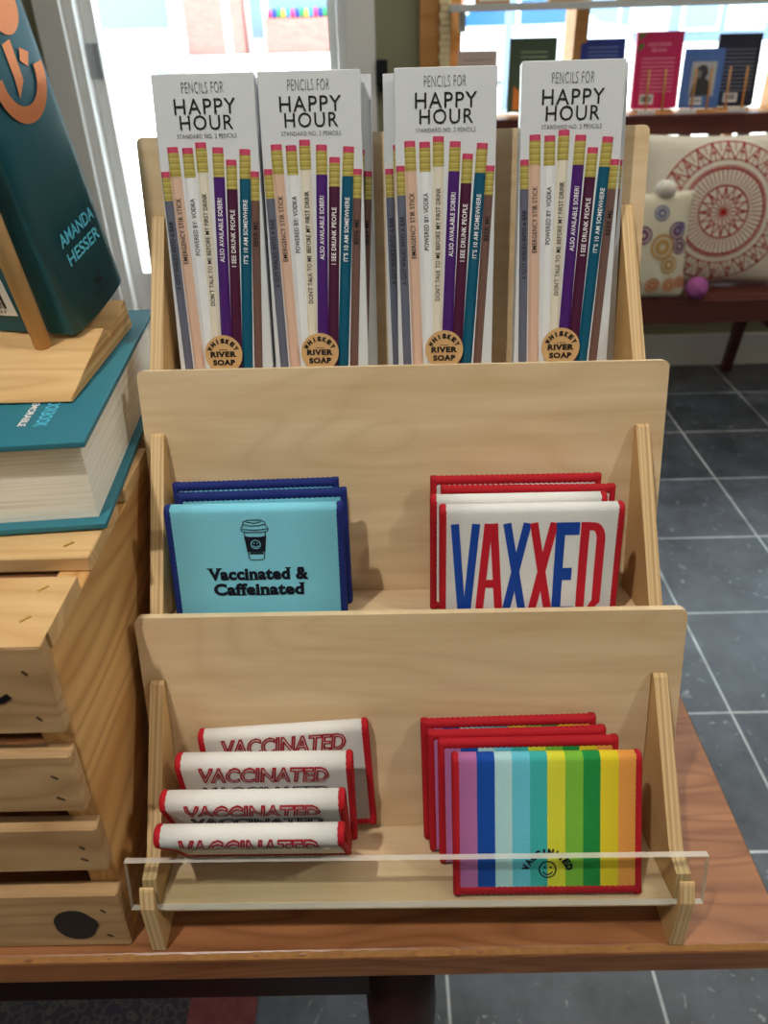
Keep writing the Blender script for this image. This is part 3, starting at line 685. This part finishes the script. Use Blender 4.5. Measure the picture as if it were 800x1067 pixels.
# clear lip
bm = bmesh.new()
q = [acp(0, 0), acp(.0345, 0), acp(.0345, ACT), acp(0, ACT)]
A = [bm.verts.new(sh(-.1692, *p)) for p in q]; B = [bm.verts.new(sh(.1692, *p)) for p in q]
bm.faces.new(A[::-1]).material_index = 1; bm.faces.new(B).material_index = 1
for k in range(4): bm.faces.new((A[k], A[(k+1) % 4], B[(k+1) % 4], B[k])).material_index = 1 if k in (1, 3) else 0
from_bm('clear_lip', bm, rack, [ACRY, ACRE], label='clear acrylic lip across the front')

# ------------------------------------------------------------------ folded fabric drink sleeves
WOOLT = .0022
def sleeve(tier, u, t, lean, w_, h_, label, fabric, border, group, fold_up=True, roll=0, gb=.0014, r_=.0036, prints=None, zrot=0, cat='drink sleeve', lift=0.):
    lift += abs(math.sin(roll))*w_/2+.0052*abs(math.sin(lean-LAM))
    v, wv = bpos(tier, t, .0006+lift)
    base = KW(u, v, wv)
    M = Matrix.Translation(base) @ Matrix.Rotation(RHO+zrot, 4, 'Z') @ Matrix.Rotation(-lean, 4, 'X') @ Matrix.Rotation(-roll, 4, 'Y')
    o = empty('folded_drink_sleeve', mat=M, label=label, cat=cat, group=group)
    bw = .0048; hw = w_/2
    # centre path: front leaf bottom -> fold -> back leaf bottom
    path = []; n = 16; zt = h_-r_-WOOLT/2
    for i in range(n+1):
        z = WOOLT/2+(zt-WOOLT/2)*i/n; k = max(0, (z/zt)); path.append((-(gb+(r_-gb)*k**2.2), z))
    for i in range(1, 12):
        a = PI-PI*i/12; path.append((r_*math.cos(a), zt+r_*math.sin(a)))
    for i in range(n, -1, -1):
        z = WOOLT/2+(zt-WOOLT/2)*i/n; k = max(0, (z/zt)); path.append(((gb+(r_-gb)*k**2.2), z))
    nor = []
    for i in range(len(path)):
        a = Vector(path[max(i-1, 0)]); b = Vector(path[min(i+1, len(path)-1)]); d_ = (b-a).normalized(); nor.append((-d_.y, d_.x))
    fl = (lambda x, y, z: (x, y, z)) if fold_up else (lambda x, y, z: (x, -y, h_-z))
    # fabric
    V = []; Fc = []
    xs = [-hw+bw*.6, -hw*.33, hw*.33, hw-bw*.6]
    fpath = list(path); fpath[0] = (path[0][0], .003); fpath[-1] = (path[-1][0], .003)
    for sgn in (1, -1):
        for (py, pz), (ny, nz_) in zip(fpath, nor):
            for x in xs: V.append(fl(x, py+sgn*ny*WOOLT/2, pz+sgn*nz_*WOOLT/2))
    m_ = len(path); c = len(xs)
    for s_ in range(2):
        for i in range(m_-1):
            for j in range(c-1):
                q = [s_*m_*c+i*c+j, s_*m_*c+i*c+j+1, s_*m_*c+(i+1)*c+j+1, s_*m_*c+(i+1)*c+j]
                Fc.append(q if s_ == 0 else q[::-1])
    for i in (0, m_-1):
        for j in range(c-1): Fc.append([i*c+j, i*c+j+1, m_*c+i*c+j+1, m_*c+i*c+j])
    for j in (0, c-1):
        for i in range(m_-1): Fc.append([i*c+j, (i+1)*c+j, m_*c+(i+1)*c+j, m_*c+i*c+j])
    raw('fabric', V, Fc, o, fabric, True)
    # dense path for the overlocked border
    dp = []; L_ = [0]
    for a, b in zip(path, path[1:]): L_.append(L_[-1]+math.dist(a, b))
    def at(s):
        s = max(0, min(L_[-1]-1e-9, s))
        for i in range(len(L_)-1):
            if L_[i+1] >= s:
                k = (s-L_[i])/(L_[i+1]-L_[i]+1e-12)
                return tuple(path[i][q]+(path[i+1][q]-path[i][q])*k for q in (0, 1)), tuple(nor[i][q]+(nor[i+1][q]-nor[i][q])*k for q in (0, 1))
    bm = bmesh.new(); ns = 96
    for sx in (-1, 1):
        rings = []
        for i in range(ns+1):
            (py, pz), (ny, nz_) = at(L_[-1]*i/ns); k = 1.0+(.10 if i % 2 else -.06)
            ring = []
            for a in range(8):
                ca, sa_ = math.cos(2*PI*a/8), math.sin(2*PI*a/8)
                off = sa_*(WOOLT/2+.0005)*k
                ring.append(bm.verts.new(fl(sx*(hw-bw/2)+ca*bw/2*(.9+.1*k), py+ny*off, pz+nz_*off)))
            rings.append(ring)
        for a, b in zip(rings, rings[1:]):
            for k in range(8): bm.faces.new((a[k], a[(k+1) % 8], b[(k+1) % 8], b[k]))
        bm.faces.new(rings[0]); bm.faces.new(rings[-1][::-1])
    for s_ in (0.0030, L_[-1]-.0030):
        (py, pz), (ny, nz_) = at(s_); rings = []
        for i in range(65):
            x = -hw+bw*.5+(w_-bw)*i/64; k = 1.0+(.10 if i % 2 else -.06)
            rings.append([bm.verts.new(fl(x, py+ny*math.sin(2*PI*a/8)*(WOOLT/2+.0005)*k, pz+math.cos(2*PI*a/8)*.0030*k)) for a in range(8)])
        for a, b in zip(rings, rings[1:]):
            for k in range(8): bm.faces.new((a[k], a[(k+1) % 8], b[(k+1) % 8], b[k]))
    from_bm('stitched_border', bm, o, border, smooth=True)
    smid = L_[-1]/2
    def surf(x, s, eps=.0003):       # s measured down the front from the crest of the fold
        (py, pz), (ny, nz_) = at(smid-s)
        return fl(x, py+ny*(WOOLT/2+eps), pz+nz_*(WOOLT/2+eps))
    if prints: prints(o, surf, h_)
    return o
WFAB = plain('white_neoprene', (232, 232, 230), .85, .2, bump=.25, bscale=1400, noise=.02, nscale=700)
CYAN = plain('cyan_neoprene', (132, 214, 238), .85, .2, bump=.25, bscale=1400, noise=.03, nscale=700)
NAVY = plain('navy_overlock_thread', (22, 40, 112), .75, .3, noise=.25, nscale=900)
REDO = plain('red_overlock_thread', (176, 20, 34), .75, .3, noise=.18, nscale=900)
RAIN = bands('rainbow_neoprene', [(190, 118, 176), (24, 78, 170), (176, 218, 222), (102, 194, 216), (62, 176, 172), (214, 214, 60), (122, 184, 62), (34, 140, 66), (232, 208, 46), (242, 164, 80)], 0, -.0555+.0035, .0555-.0035, .85, .2, bump=.25)
INKB = plain('black_navy_print', (20, 24, 40), .7, .2)
REDP = plain('red_print', (196, 32, 48), .75, .2)
BLUP = plain('blue_print', (26, 70, 164), .75, .2)
REDK = plain('dark_red_outline_print', (168, 34, 50), .75, .2)
def coffee_prints(o, surf, h_):
    s_ = lambda x, y: surf(x, y)
    P = P2(); cy = .0235
    lw = .00055
    D = lambda pts: P.add(stroke2d([(a, cy-b) for a, b in pts], lw))
    D([(-.0066, .0058), (-.0046, -.0126), (-.003, -.0134), (.003, -.0134), (.0046, -.0126), (.0066, .0058)])                    # cup outline
    D([(-.0080, .0060), (-.0084, .0072), (-.0080, .0086), (-.0072, .0092), (-.0066, .0122), (-.004, .0134), (.004, .0134), (.0066, .0122), (.0072, .0092), (.0080, .0086), (.0084, .0072), (.0080, .0060), (.005, .0052), (-.005, .0052), (-.0080, .0060)])
    D([(-.0078, .0074), (0, .0066), (.0078, .0074)]); D([(-.0066, .0106), (-.003, .0096), (.003, .0096), (.0066, .0106)]); D([(-.0045, .0122), (0, .0112), (.0045, .0122)])
    P.add(poly2d([(-.0043, cy+.0086), (.0043, cy+.0086), (.0041, cy+.0096), (-.0041, cy+.0096)]))
    q = P.put('cup_outline', s_, INKB, o)
    P = P2(); P.add(poly2d([(-.0069, cy-.0030), (-.0035, cy-.0022), (.0035, cy-.0022), (.0069, cy-.0030), (.0056, cy+.0076), (.003, cy+.0084), (-.003, cy+.0084), (-.0056, cy+.0076)])); P.put('cup_sleeve', s_, INKB, o)
    P = P2(); smiley(P, .0031, 0, 0, .0005); P.put('smiley_face', lambda x, y: surf(x, cy+.0028-y, .0006), CYAN, o)
    P = P2(); P.add(serif2d(text2d('Vaccinated &', .063, .0086, .05, space=1.06, y0=0), 0, .0086, skip={(0, 0)})); P.add(serif2d(text2d('Caffeinated', .057, .0086, .05, space=1.06, cx=-.0005, y0=-.0106), -.0106, .0086)); P.put('printed_lettering', lambda x, y: surf(x, .0508-y), INKB, o)
def vaxxed_prints(o, surf, h_):
    top = .0120; H = .066; lw = .0049
    x0s = [-.0402, -.0246, -.0088, .0074, .0226, .0374]; cols = [BLUP, REDP, BLUP, REDP, BLUP, REDP]
    for ch, cx, mt in zip('VAXXED', x0s, cols):
        P = P2(); W2 = .0074; mid = H*.5
        st = lambda pts, w_=lw: P.add(stroke2d(pts, w_))
        n = 8; ln = lambda a, b: [(a[0]+(b[0]-a[0])*i/n, a[1]+(b[1]-a[1])*i/n) for i in range(n+1)]
        if ch == 'V': st(ln((-W2+.001, 0), (-.0012, H))); st(ln((W2-.001, 0), (.0012, H)))
        if ch == 'A': st(ln((-.0016, 0), (-W2+.0008, H))); st(ln((.0016, 0), (W2-.0008, H))); st(ln((-.005, H*.62), (.005, H*.62)), .0055)
        if ch == 'X': st(ln((-W2+.0012, 0), (W2-.0012, H))); st(ln((W2-.0012, 0), (-W2+.0012, H)))
        if ch == 'E': st(ln((-W2+lw/2, 0), (-W2+lw/2, H)), lw+.0006); st(ln((-W2, .0042), (W2-.001, .0042)), .0084); st(ln((-W2, H*.53), (W2-.004, H*.53)), .0084); st(ln((-W2, H-.0042), (W2-.001, H-.0042)), .0084)
        if ch == 'D':
            st(ln((-W2+lw/2, 0), (-W2+lw/2, H)), lw+.0004)
            st([(-W2, lw*.6), (0, lw*.6)] + [(0+(W2-lw/2)*math.sin(a), lw*.6+.009-.009*math.cos(a)) for a in (R(15), R(30), R(45), R(60), R(75), R(90))] + ln((W2-lw/2, .014), (W2-lw/2, H-.012)) + [(0, H-lw*.6), (-W2, H-lw*.6)], lw+.0004)
        P.put('printed_letter', lambda x, y: surf(cx+x, min(top+y, h_-.004)), mt, o)
def outline_prints(o, surf, h_, up=0.):
    P = P2(); P.add(text2d('VACCINATED', .078, .0125, .01, .22, outline=.0010)); P.put('outlined_lettering', lambda x, y: surf(x, .0192-up-y, .0005), REDK, o)
    P = P2(); P.add(text2d('VACCINATED', .078, .0125, .01, .22, outline=.0010)); P.put('outlined_lettering', lambda x, y: surf(x, .0372-up-y, .0005), INKB, o)
def rainbow_prints(o, surf, h_):
    P = P2(); cy = h_-.0158
    smiley(P, .0053, 0, 0, .0008); arc_text(P, 'VACCINATED', .0112, 0, -.0030, PI/2, R(142), .0046, .07, .78)
    P.put('smiley_emblem', lambda x, y: surf(x, cy-y), INKB, o)

G1, G2, G3, G4 = 'cyan coffee sleeves on the middle tier', 'white letter sleeves on the middle tier', 'white outlined-lettering sleeves on the bottom tier', 'rainbow sleeves on the bottom tier'
# middle tier, left: three cyan sleeves
sleeve(1, -.0940, .0120, LAM+R(0), .109, .0845, 'cyan sleeve with navy border at the back of the coffee-cup stack, leaning on the board', CYAN, NAVY, G1, False, roll=R(.8))
sleeve(1, -.0885, .0245, LAM-R(1), .109, .0815, 'cyan sleeve with navy border in the middle of the coffee-cup stack, jutting out right', CYAN, NAVY, G1, False, roll=R(.8))
sleeve(1, -.0913, .0470, LAM-R(1), .1095, .0797, 'front cyan sleeve printed with a coffee cup and Vaccinated & Caffeinated', CYAN, NAVY, G1, prints=coffee_prints)
# middle tier, right: four white sleeves
sleeve(1, .0745, .0120, LAM, .111, .0855, 'white sleeve with red border at the very back of the blue and red letter stack', WFAB, REDO, G2, False)
sleeve(1, .0795, .0230, LAM-R(1), .111, .0815, 'second white sleeve from the back of the blue and red letter stack', WFAB, REDO, G2, False, roll=R(-.6))
sleeve(1, .0722, .0340, LAM-R(1), .110, .0790, 'white sleeve standing directly behind the front blue and red letter sleeve', WFAB, REDO, G2, prints=vaxxed_prints)
sleeve(1, .0775, .0490, LAM-R(2), .1115, .0775, 'front white sleeve printed with large blue and red letters VAXXED', WFAB, REDO, G2, prints=vaxxed_prints)
# bottom tier, left: four white sleeves fanned open
sleeve(0, -.0765, .0055, LAM-R(1), .1085, .0815, 'white red-edged sleeve at the back of the fanned bottom-left row, leaning on the board', WFAB, REDO, G3, roll=R(2.6), prints=outline_prints, r_=.0042, zrot=R(1))
sleeve(0, -.0895, .0132, R(2), .1085, .0795, 'second white red-edged sleeve from the back of the fanned bottom-left row', WFAB, REDO, G3, prints=outline_prints, r_=.0055)
sleeve(0, -.0930, .0202, R(-14), .1085, .0770, 'second white red-edged sleeve from the front of the fanned bottom-left row', WFAB, REDO, G3, prints=lambda o, f, h: outline_prints(o, f, h, .002), r_=.0052)
sleeve(0, -.0925, .0275, R(-26), .1080, .0750, 'front white red-edged sleeve of the fanned bottom-left row, just behind the clear lip', WFAB, REDO, G3, prints=lambda o, f, h: outline_prints(o, f, h, .0035), r_=.0052)
# bottom tier, right: rainbow sleeves
sleeve(0, .0640, .0130, LAM+R(5), .111, .0865, 'rainbow sleeve at the very back of the striped stack, only its red border showing', RAIN, REDO, G4, False, roll=R(1))
sleeve(0, .0672, .0238, LAM+R(5.5), .111, .0850, 'rainbow sleeve second from the back of the striped stack', RAIN, REDO, G4, False, roll=R(.8))
sleeve(0, .0725, .0350, LAM+R(9), .111, .0835, 'rainbow sleeve directly behind the front one, striped face showing above it', RAIN, REDO, G4, False, roll=R(.4))
sleeve(0, .0790, .0622, LAM+R(15), .112, .0875, 'front rainbow-striped sleeve with a smiley face and red border on the bottom tier', RAIN, REDO, G4, prints=rainbow_prints, lift=-.0010)

# ------------------------------------------------------------------ pencil boxes on the top tier
CARD = plain('white_gloss_card', (208, 213, 218), .35, .45)
KRAFT = plain('kraft_paper', (204, 166, 116), .8, .2, noise=.06, nscale=300)
PINKE = plain('pink_eraser', (196, 72, 104), .7, .2)
FERR = bands('gold_ferrule', [(192, 178, 92), (164, 150, 74), (200, 188, 106), (158, 144, 70)], 2, 0, .0035, .35, .5, interp='LINEAR', repeat=1)
PTXD = plain('dark_pencil_lettering', (26, 26, 30), .5, .3); PTXW = plain('white_pencil_lettering', (236, 236, 240), .5, .3); PTXG = plain('grey_thin_lettering', (96, 98, 104), .5, .3)
PCOL = [('slate', (98, 102, 120)), ('blush', (214, 180, 160)), ('white', (226, 230, 234)), ('ivory', (222, 216, 200)), ('purple', (72, 28, 110)), ('maroon', (74, 24, 56)), ('teal', (6, 84, 112)), ('brown', (110, 82, 74))]
PTOPX = [-.0287, -.0226, -.0132, -.0045, .0061, .0141, .0232, .0285]; PBOTX = [-.0258, -.0186, -.0110, -.0056, .0009, .0077, .0146, .0221]
PTOPH = [.1309, .1451, .1444, .1474, .1443, .1370, .1429, .1298]; PW = [.0056, .0072, .0071, .0072, .0072, .0070, .0072, .0056]
PTXT = [('A GUY WALKS INTO A BAR', .0584, .1012, 0), ('EMERGENCY STIR STICK', .075, .1151, 0), ('POWERED BY: VODKA', .080, .1146, 0), ("DON'T TALK TO ME BEFORE MY FIRST DRINK", .048, .1176, 0), ('ALSO AVAILABLE SOBER!', .0756, .1146, 1), ('I SEE DRUNK PEOPLE', .0725, .1075, 1), ("IT'S 10 AM SOMEWHERE", .0743, .1134, 1), ('BEER ME', .0849, .1001, 0)]
def pencil_box(name_label, u, off, dtop=0, roll=0, du=0, parts=range(8)):
    v, wv = bpos(2, off, .0006+abs(math.sin(roll))*.032)
    M = Matrix.Translation(KW(u, v, wv)) @ Rz @ Matrix.Rotation(-LAM, 4, 'X') @ Matrix.Rotation(roll, 4, 'Y')
    o = empty('pencil_box', mat=M, label=name_label, cat='pencil box', group='boxes of novelty pencils on the top tier')
    hw, H, D = .03175, .1862+dtop, .0105
    box('carton', -hw, hw, 0, D, 0, H, CARD, o, .0004, seg=1)
    P2().add(text2d('PENCILS FOR', .0260, .0062, -.012, space=1.15, y0=.1752)).put('heading_lettering', lambda x, z: (x-.0004, -.0004, z), PTXG, o)
    P2().add(text2d('HAPPY', .0385, .0088, .002, space=1.12, y0=.1634, cx=.0006)).add(text2d('HOUR', .0335, .0084, .002, space=1.12, y0=.1545, cx=.0008)).put('title_lettering', lambda x, z: (x-.0004, -.0004, z), INK, o)
    P2().add(text2d('STANDARD NO. 2 PENCILS', .0375, .0025, 0, space=1.1, y0=.1498)).put('subtitle_lettering', lambda x, z: (x, -.0004, z), PTXG, o)
    for i in parts:
        x1, x0, h1, w_ = PTOPX[i], PBOTX[i], PTOPH[i]+dtop, PW[i]
        dx, dz = x1-x0, h1-.0087; ln = math.hypot(dx, dz); ang = math.atan2(dx, dz)
        T = Matrix.Translation((x0, 0, .0087)) @ Matrix.Rotation(ang, 4, 'Y')
        zb = -.0055
        def half(name, z0, z1, w0, mat, par, dep=.0014):
            bm = bmesh.new(); pr = [(-w0/2, -.00005), (-w0/4, -dep), (w0/4, -dep), (w0/2, -.00005)]
            A = [bm.verts.new(T @ Vector((a, b, z0))) for a, b in pr]; B = [bm.verts.new(T @ Vector((a, b, z1))) for a, b in pr]
            for k in range(3): bm.faces.new((A[k], A[k+1], B[k+1], B[k]))
            bm.faces.new(A[::-1]); bm.faces.new(B)
            return from_bm(name, bm, par, mat)
        fb = ln-.0173
        pc = half('pencil', zb if i not in (3, 4) else zb, fb, w_, plain('pencil_'+PCOL[i][0], PCOL[i][1], .35, .4), o)
        half('ferrule', fb, ln-.0035, w_*1.0, FERR, pc, .0016); half('eraser', ln-.0035, ln, w_*.96, PINKE, pc, .0015)
        tx, a, b, wh = PTXT[i]
        P = P2(); P.add(text2d(tx, b-a, min(.0030, w_*.5), .014 if wh else .004, space=1.05))
        P.put('pencil_lettering', lambda x, y: T @ Vector((-(y-.0015), -.0017, (a+b)/2+dtop-.0087+x)), PTXW if wh else PTXD, pc)
    bd = prism('badge', disc_pts(.0128, 32, -.0008, .0158), -.0031, -.0021, KRAFT, o, axis=1)
    P = P2(); arc_text(P, 'WHISKEY', .0084, -.0008, .0148, PI/2, R(122), .0033, .07, .85); P.add(serif2d(text2d('RIVER', .0175, .0038, .05, space=1.12, cx=-.0008, y0=.0140), .0140, .0038, maxw=.5)); P.add(serif2d(text2d('SOAP', .0150, .0038, .05, space=1.1, cx=-.0008, y0=.0085), .0085, .0038, maxw=.36)); P.add(poly2d([(-.0038, .0188), (.0022, .0188), (.0022, .0191), (-.0038, .0191)]))
    P.put('badge_lettering', lambda x, z: (x, -.0034, z), INK, bd)
    return o
pencil_box('leftmost front pencil box on the top tier, beside the left side panel', -.1162, .030, roll=R(0))
pencil_box('second front pencil box from the left, overlapping none, left of the wide gap', -.0505, .030)
pencil_box('third front pencil box from the left, right of the middle gap', .0338, .030)
pencil_box('rightmost front pencil box on the top tier, tallest against the right side panel', .1124, .030, dtop=.0018)
pencil_box('pencil box peeking out behind the second front box, its brown pencil showing on the right', -.0440, .0155)
pencil_box('pencil box peeking out behind the third front box, its slate pencil showing on the left', .0270, .0155)
pencil_box('pencil box behind the leftmost front box, only a sliver showing on the right', -.1150, .0155)
pencil_box('pencil box behind the rightmost front box, its white side showing on the right', .1213, .0155, dtop=.0018, roll=R(-1.0))

# ------------------------------------------------------------------ pine crate at the left
CX, CY0, CY1, CXL = -.1662, .2534, .55, -.66
fy = lambda z: CY0+.064*(z-TZ)
cr_ = empty('wooden_crate', (0, 0, 0), 'pine slatted crate on the table left of the display rack', 'crate')
CT = 1.0544; ST = .0100
def crate_sh(x, y, z): return (x, y+.064*(z-TZ)*(1-(y-CY0)/.3), z)
for x0, x1 in ((CX-.0185, CX-.0008), (CXL, CXL+.018)):
    prism('end_board', [(CY0+ST+.0002, TZ+.0002), (CY1-ST, TZ+.0002), (CY1-ST, CT-ST-.0002), (CY0+ST+.0002, CT-ST-.0002)], x0, x1, PINES, cr_, .0008, shear=crate_sh)
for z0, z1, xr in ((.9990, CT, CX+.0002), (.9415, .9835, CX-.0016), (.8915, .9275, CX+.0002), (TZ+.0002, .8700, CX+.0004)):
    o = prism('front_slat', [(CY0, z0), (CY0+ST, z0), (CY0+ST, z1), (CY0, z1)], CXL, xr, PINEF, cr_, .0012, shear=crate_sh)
    for zz in (z0+.012, z1-.014):
        bm = bmesh.new(); tube_bm(bm, [(xr-.0115-.002*rs.random(), fy(zz)-.0002, zz), (xr-.0095, fy(zz)-.0002, zz-.0025)], .0006, 6); from_bm('staple', bm, o, plain('dark_staple', (60, 40, 26), .5, .4))
    if z0 < .83:
        bm = bmesh.new(); ks = disc_pts(1, 22); rn = random.Random(2)
        A = [bm.verts.new((-.1955+a*.0132*(1+rn.uniform(-.06, .06)), fy(.8425+b_*.0140)-.0006, .8425+b_*.0140)) for a, b_ in ks]; bm.faces.new(A); from_bm('wood_knot', bm, o, plain('dark_knot', (54, 48, 46), .7, .2, noise=.3, nscale=300))
    if z1 == CT:
        P2().add(stroke2d([(-.200, 1.0205), (-.192, 1.0225), (-.1875, 1.0255)], .0035)).put('black_mark', lambda a, b_: (a, fy(b_)-.0006, b_), INK, o)
tops = [(CY0+.0152, .3225), (.3400, .3960), (.4110, .4660), (.4800, .5490)]
for y0, y1 in tops:
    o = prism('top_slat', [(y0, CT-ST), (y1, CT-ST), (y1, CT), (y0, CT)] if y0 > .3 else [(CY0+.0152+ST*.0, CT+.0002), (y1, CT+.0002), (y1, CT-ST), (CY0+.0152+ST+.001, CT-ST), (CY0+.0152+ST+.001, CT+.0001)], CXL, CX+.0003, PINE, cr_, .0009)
    if y0 < .35:
        for yy in ((y0+.018, y1-.012) if y0 < .3 else (y0+.010,)):
            bm = bmesh.new(); tube_bm(bm, [(CX-.016, yy, CT+.0004), (CX-.012, yy+.004, CT+.0004)], .0008, 6); from_bm('staple', bm, o, plain('brass_staple', (196, 170, 96), .35, .5, .8))
for z0, z1 in ((.9990, CT), (.9415, .9895), (.8915, .9325), (TZ+.0002, .8735)):
    box('rear_slat', CXL, CX-.001, CY1-ST+.0002, CY1, z0, z1, PINEF, cr_, .001)

# ------------------------------------------------------------------ big teal cookbook lying on the crate
TEAL = plain('teal_book_cloth', (44, 120, 138), .5, .4, noise=.1, nscale=40, bump=.2, bscale=1600)
TEALD = plain('teal_book_jacket', (22, 92, 108), .42, .4, noise=.12, nscale=14, bump=.1, bscale=900)
CYL = plain('light_cyan_foil', (92, 200, 232), .5, .3); COPP = plain('copper_foil', (214, 128, 76), .32, .5, .55)
m, N, L, P_ = nt('stacked_page_edges')
tc = N.new('ShaderNodeTexCoord'); mp = N.new('ShaderNodeMapping'); mp.inputs['Scale'].default_value = (5, 5, 700); L.new(tc.outputs['Object'], mp.inputs[0])
nz = N.new('ShaderNodeTexNoise'); nz.inputs['Scale'].default_value = 1; nz.inputs['Detail'].default_value = 3; L.new(mp.outputs[0], nz.inputs['Vector'])
cr = N.new('ShaderNodeValToRGB'); cr.color_ramp.elements[0].position = .36; cr.color_ramp.elements[0].color = srgb(230, 224, 206); cr.color_ramp.elements[1].position = .52; cr.color_ramp.elements[1].color = srgb(250, 247, 236)
L.new(nz.outputs['Fac'], cr.inputs[0]); L.new(cr.outputs[0], P_.inputs['Base Color']); P_.inputs['Roughness'].default_value = .9
bp = N.new('ShaderNodeBump'); bp.inputs['Strength'].default_value = .14; bp.inputs['Distance'].default_value = .0005; L.new(nz.outputs['Fac'], bp.inputs['Height']); L.new(bp.outputs['Normal'], P_.inputs['Normal'])
PAGE = m
bk = empty('cookbook', (-.1626, .3655, CT+.0013), 'thick teal hardback cookbook lying flat on the pine crate', 'book', rz=R(4.5))
BW, BD, TT = .29, .222, 1.1117-CT-.0013
box('bottom_cover', -BW, 0, 0, BD, 0, .0034, TEAL, bk, .0008); box('top_cover', -BW, 0, 0, BD, TT-.0034, TT, TEAL, bk, .0008)
box('spine', -BW-.0035, -BW, 0, BD, 0, TT, TEAL, bk, .0008)
bm = bmesh.new(); bm_box(bm, -BW+.0002, -.0055, .0075, BD-.006, .0036, TT-.0036); from_bm('page_block', bm, bk, PAGE)
P2().add(text2d('COOKBOOK', .037, .0078, .02)).put('title_lettering', lambda x, y: (-.0330+y, .0400-x, TT+.0004), CYL, bk)
P2().add(text2d('MEMORABLE', .036, .0044, .02)).put('subtitle_lettering', lambda x, y: (-.0420+y, .0410-x, TT+.0004), plain('white_card', (240, 240, 238), .7), bk)

# wooden book stand on the lying book
BZ = 1.1117+.0008
st = empty('book_stand', (-.1854, .4145, BZ), 'pine book stand with dowels on top of the lying cookbook', 'book stand')
pf = [(0, .0004), (.0014, .0022), (.0751, .0186), (.0817, .0092), (.1253, .0215), (.1312, .0015), (.130, 0), (.001, 0)]
prism('base_block', pf, -.24, 0, PINE, st, .0006, edge_mat=None)
eg = prism('end_grain_face', [(a*.998+.0002, b_*.98+.0002) for a, b_ in pf], .0001, .0004, ENDG, st)
dn = Vector((-.0544, -.2357, .9703))
for xx, in ((-.0335,), (-.19,)):
    p0 = Vector((xx, .0565, .0150)); tube('dowel', [p0, p0+Vector((0, -.2419, .9703))*.15], .0056, plain('pale_dowel_wood', (206, 168, 116), .6, .2, noise=.08, nscale=90), st, 14)
# standing cookbook
Nn = Vector((-.1977, .4754, 1.1293+.0026)); dv = Vector((.2183, .9454, .2419)).normalized(); uv_ = Vector((-.0544, -.2357, .9703)).normalized(); nv = dv.cross(uv_).normalized()
# local axes: X = spine normal (right), Y = thickness (away), Z = up
MB = Matrix.Translation(Nn) @ Matrix((nv, dv, uv_)).transposed().to_4x4()
sb = empty('cookbook', mat=MB, label='teal hardback cookbook standing upright on the wooden book stand, spine showing', cat='book')
T_, HB, WB = .0670, .262, .20
bm = bmesh.new()
prof = [(-.0015, 0.0)] + [(.0028*math.sin(PI*i/14)**.7, .0012+(T_-.0018)*i/14) for i in range(1, 14)] + [(-.0005, T_), (-.006, T_), (-.006, 0)]
sp_ = prism('spine', prof, 0, HB, TEALD, sb, axis=2)
for p in sp_.data.polygons: p.use_smooth = abs(p.normal.z) < .5 and p.normal.x > .3
for nm, y0, y1 in (('back_cover', 0, .0035), ('front_cover', T_-.0035, T_)):
    prism(nm, [(-WB, y0), (-.0260, y0), (-.0235, y0+(.0014 if y0 == 0 else 0)), (-.0205, y0+(.0014 if y0 == 0 else 0)), (-.018, y0), (-.0061, y0), (-.0061, y1), (-WB, y1)], 0, HB, TEALD, sb, axis=2)
box('page_block', -WB+.005, -.0062, .0036, T_-.0036, .004, HB-.004, PAGES, sb, 0)
SX = .0034
P2().add(text2d('AMANDA', .0420, .0080, .02, cx=.0360, y0=.0508)).add(text2d('HESSER', .0395, .0080, .02, cx=.0360, y0=.0384)).put('author_lettering', lambda a, b_: (SX, a, b_), CYL, sb)
P2().add(text2d('NORTON', .013, .0026, .01, cx=.0378, y0=.0100)).add(stroke2d([(.0325, .0185), (.0355, .0200), (.0380, .0180), (.0405, .0215), (.0440, .0235)], .0012)).add(stroke2d([(.0345, .0160), (.0380, .0175), (.0425, .0170)], .0014)).put('publisher_mark', lambda a, b_: (SX, a, b_), INK, sb)
cres = []
for i in range(25):
    a = PI*.93+(2*PI-PI*.86-PI*.14)*i/24*.98; cres.append((.0365+.0215*math.cos(a), .1395+.0212*math.sin(a)))
for i in range(25):
    a = PI*.93+(2*PI-PI*.86-PI*.14)*(24-i)/24*.98; cres.append((.0365+.0165*math.cos(a), .1440+.0145*math.sin(a)))
P2().add(stroke2d([(.0365+.0195*math.cos(a), .1400+.0190*math.sin(a)) for a in [PI*.95+PI*1.06*i/24 for i in range(25)]], .0085)).add(poly2d([(.0320, .1560), (.0398, .1563), (.0385, .1370), (.0300, .1305), (.0318, .1400)])).add(poly2d([(.0450, .1510), (.0515, .1470), (.0470, .1412), (.0418, .1455)])).add(poly2d(disc_pts(.0125, 24, .0440, .1700))).add(stroke2d([(.012, .176), (.022, .168), (.034, .171), (.044, .181), (.056, .186)], .009)).put('copper_emblem', lambda a, b_: (SX, a, b_), COPP, sb)
q = P2().add(poly2d([(-.11, .0120), (-.0365, .0120), (-.0365, .0378), (-.11, .0378)])).put('barcode_label', lambda a, b_: (a, -.0006, b_), plain('white_card', (240, 240, 238), .7), sb)
P = P2(); xx = -.095
while xx < -.0405:
    ww = rr.choice((.0007, .0012, .0018)); P.add(poly2d([(xx, .0175), (xx+ww, .0175), (xx+ww, .034), (xx, .034)])); xx += ww+rr.choice((.0008, .0013))
P.add(text2d('9 780393 061031', .04, .0022, cx=-.064, y0=.0140)); P.put('bars', lambda a, b_: (a, -.0011, b_), INK, q)
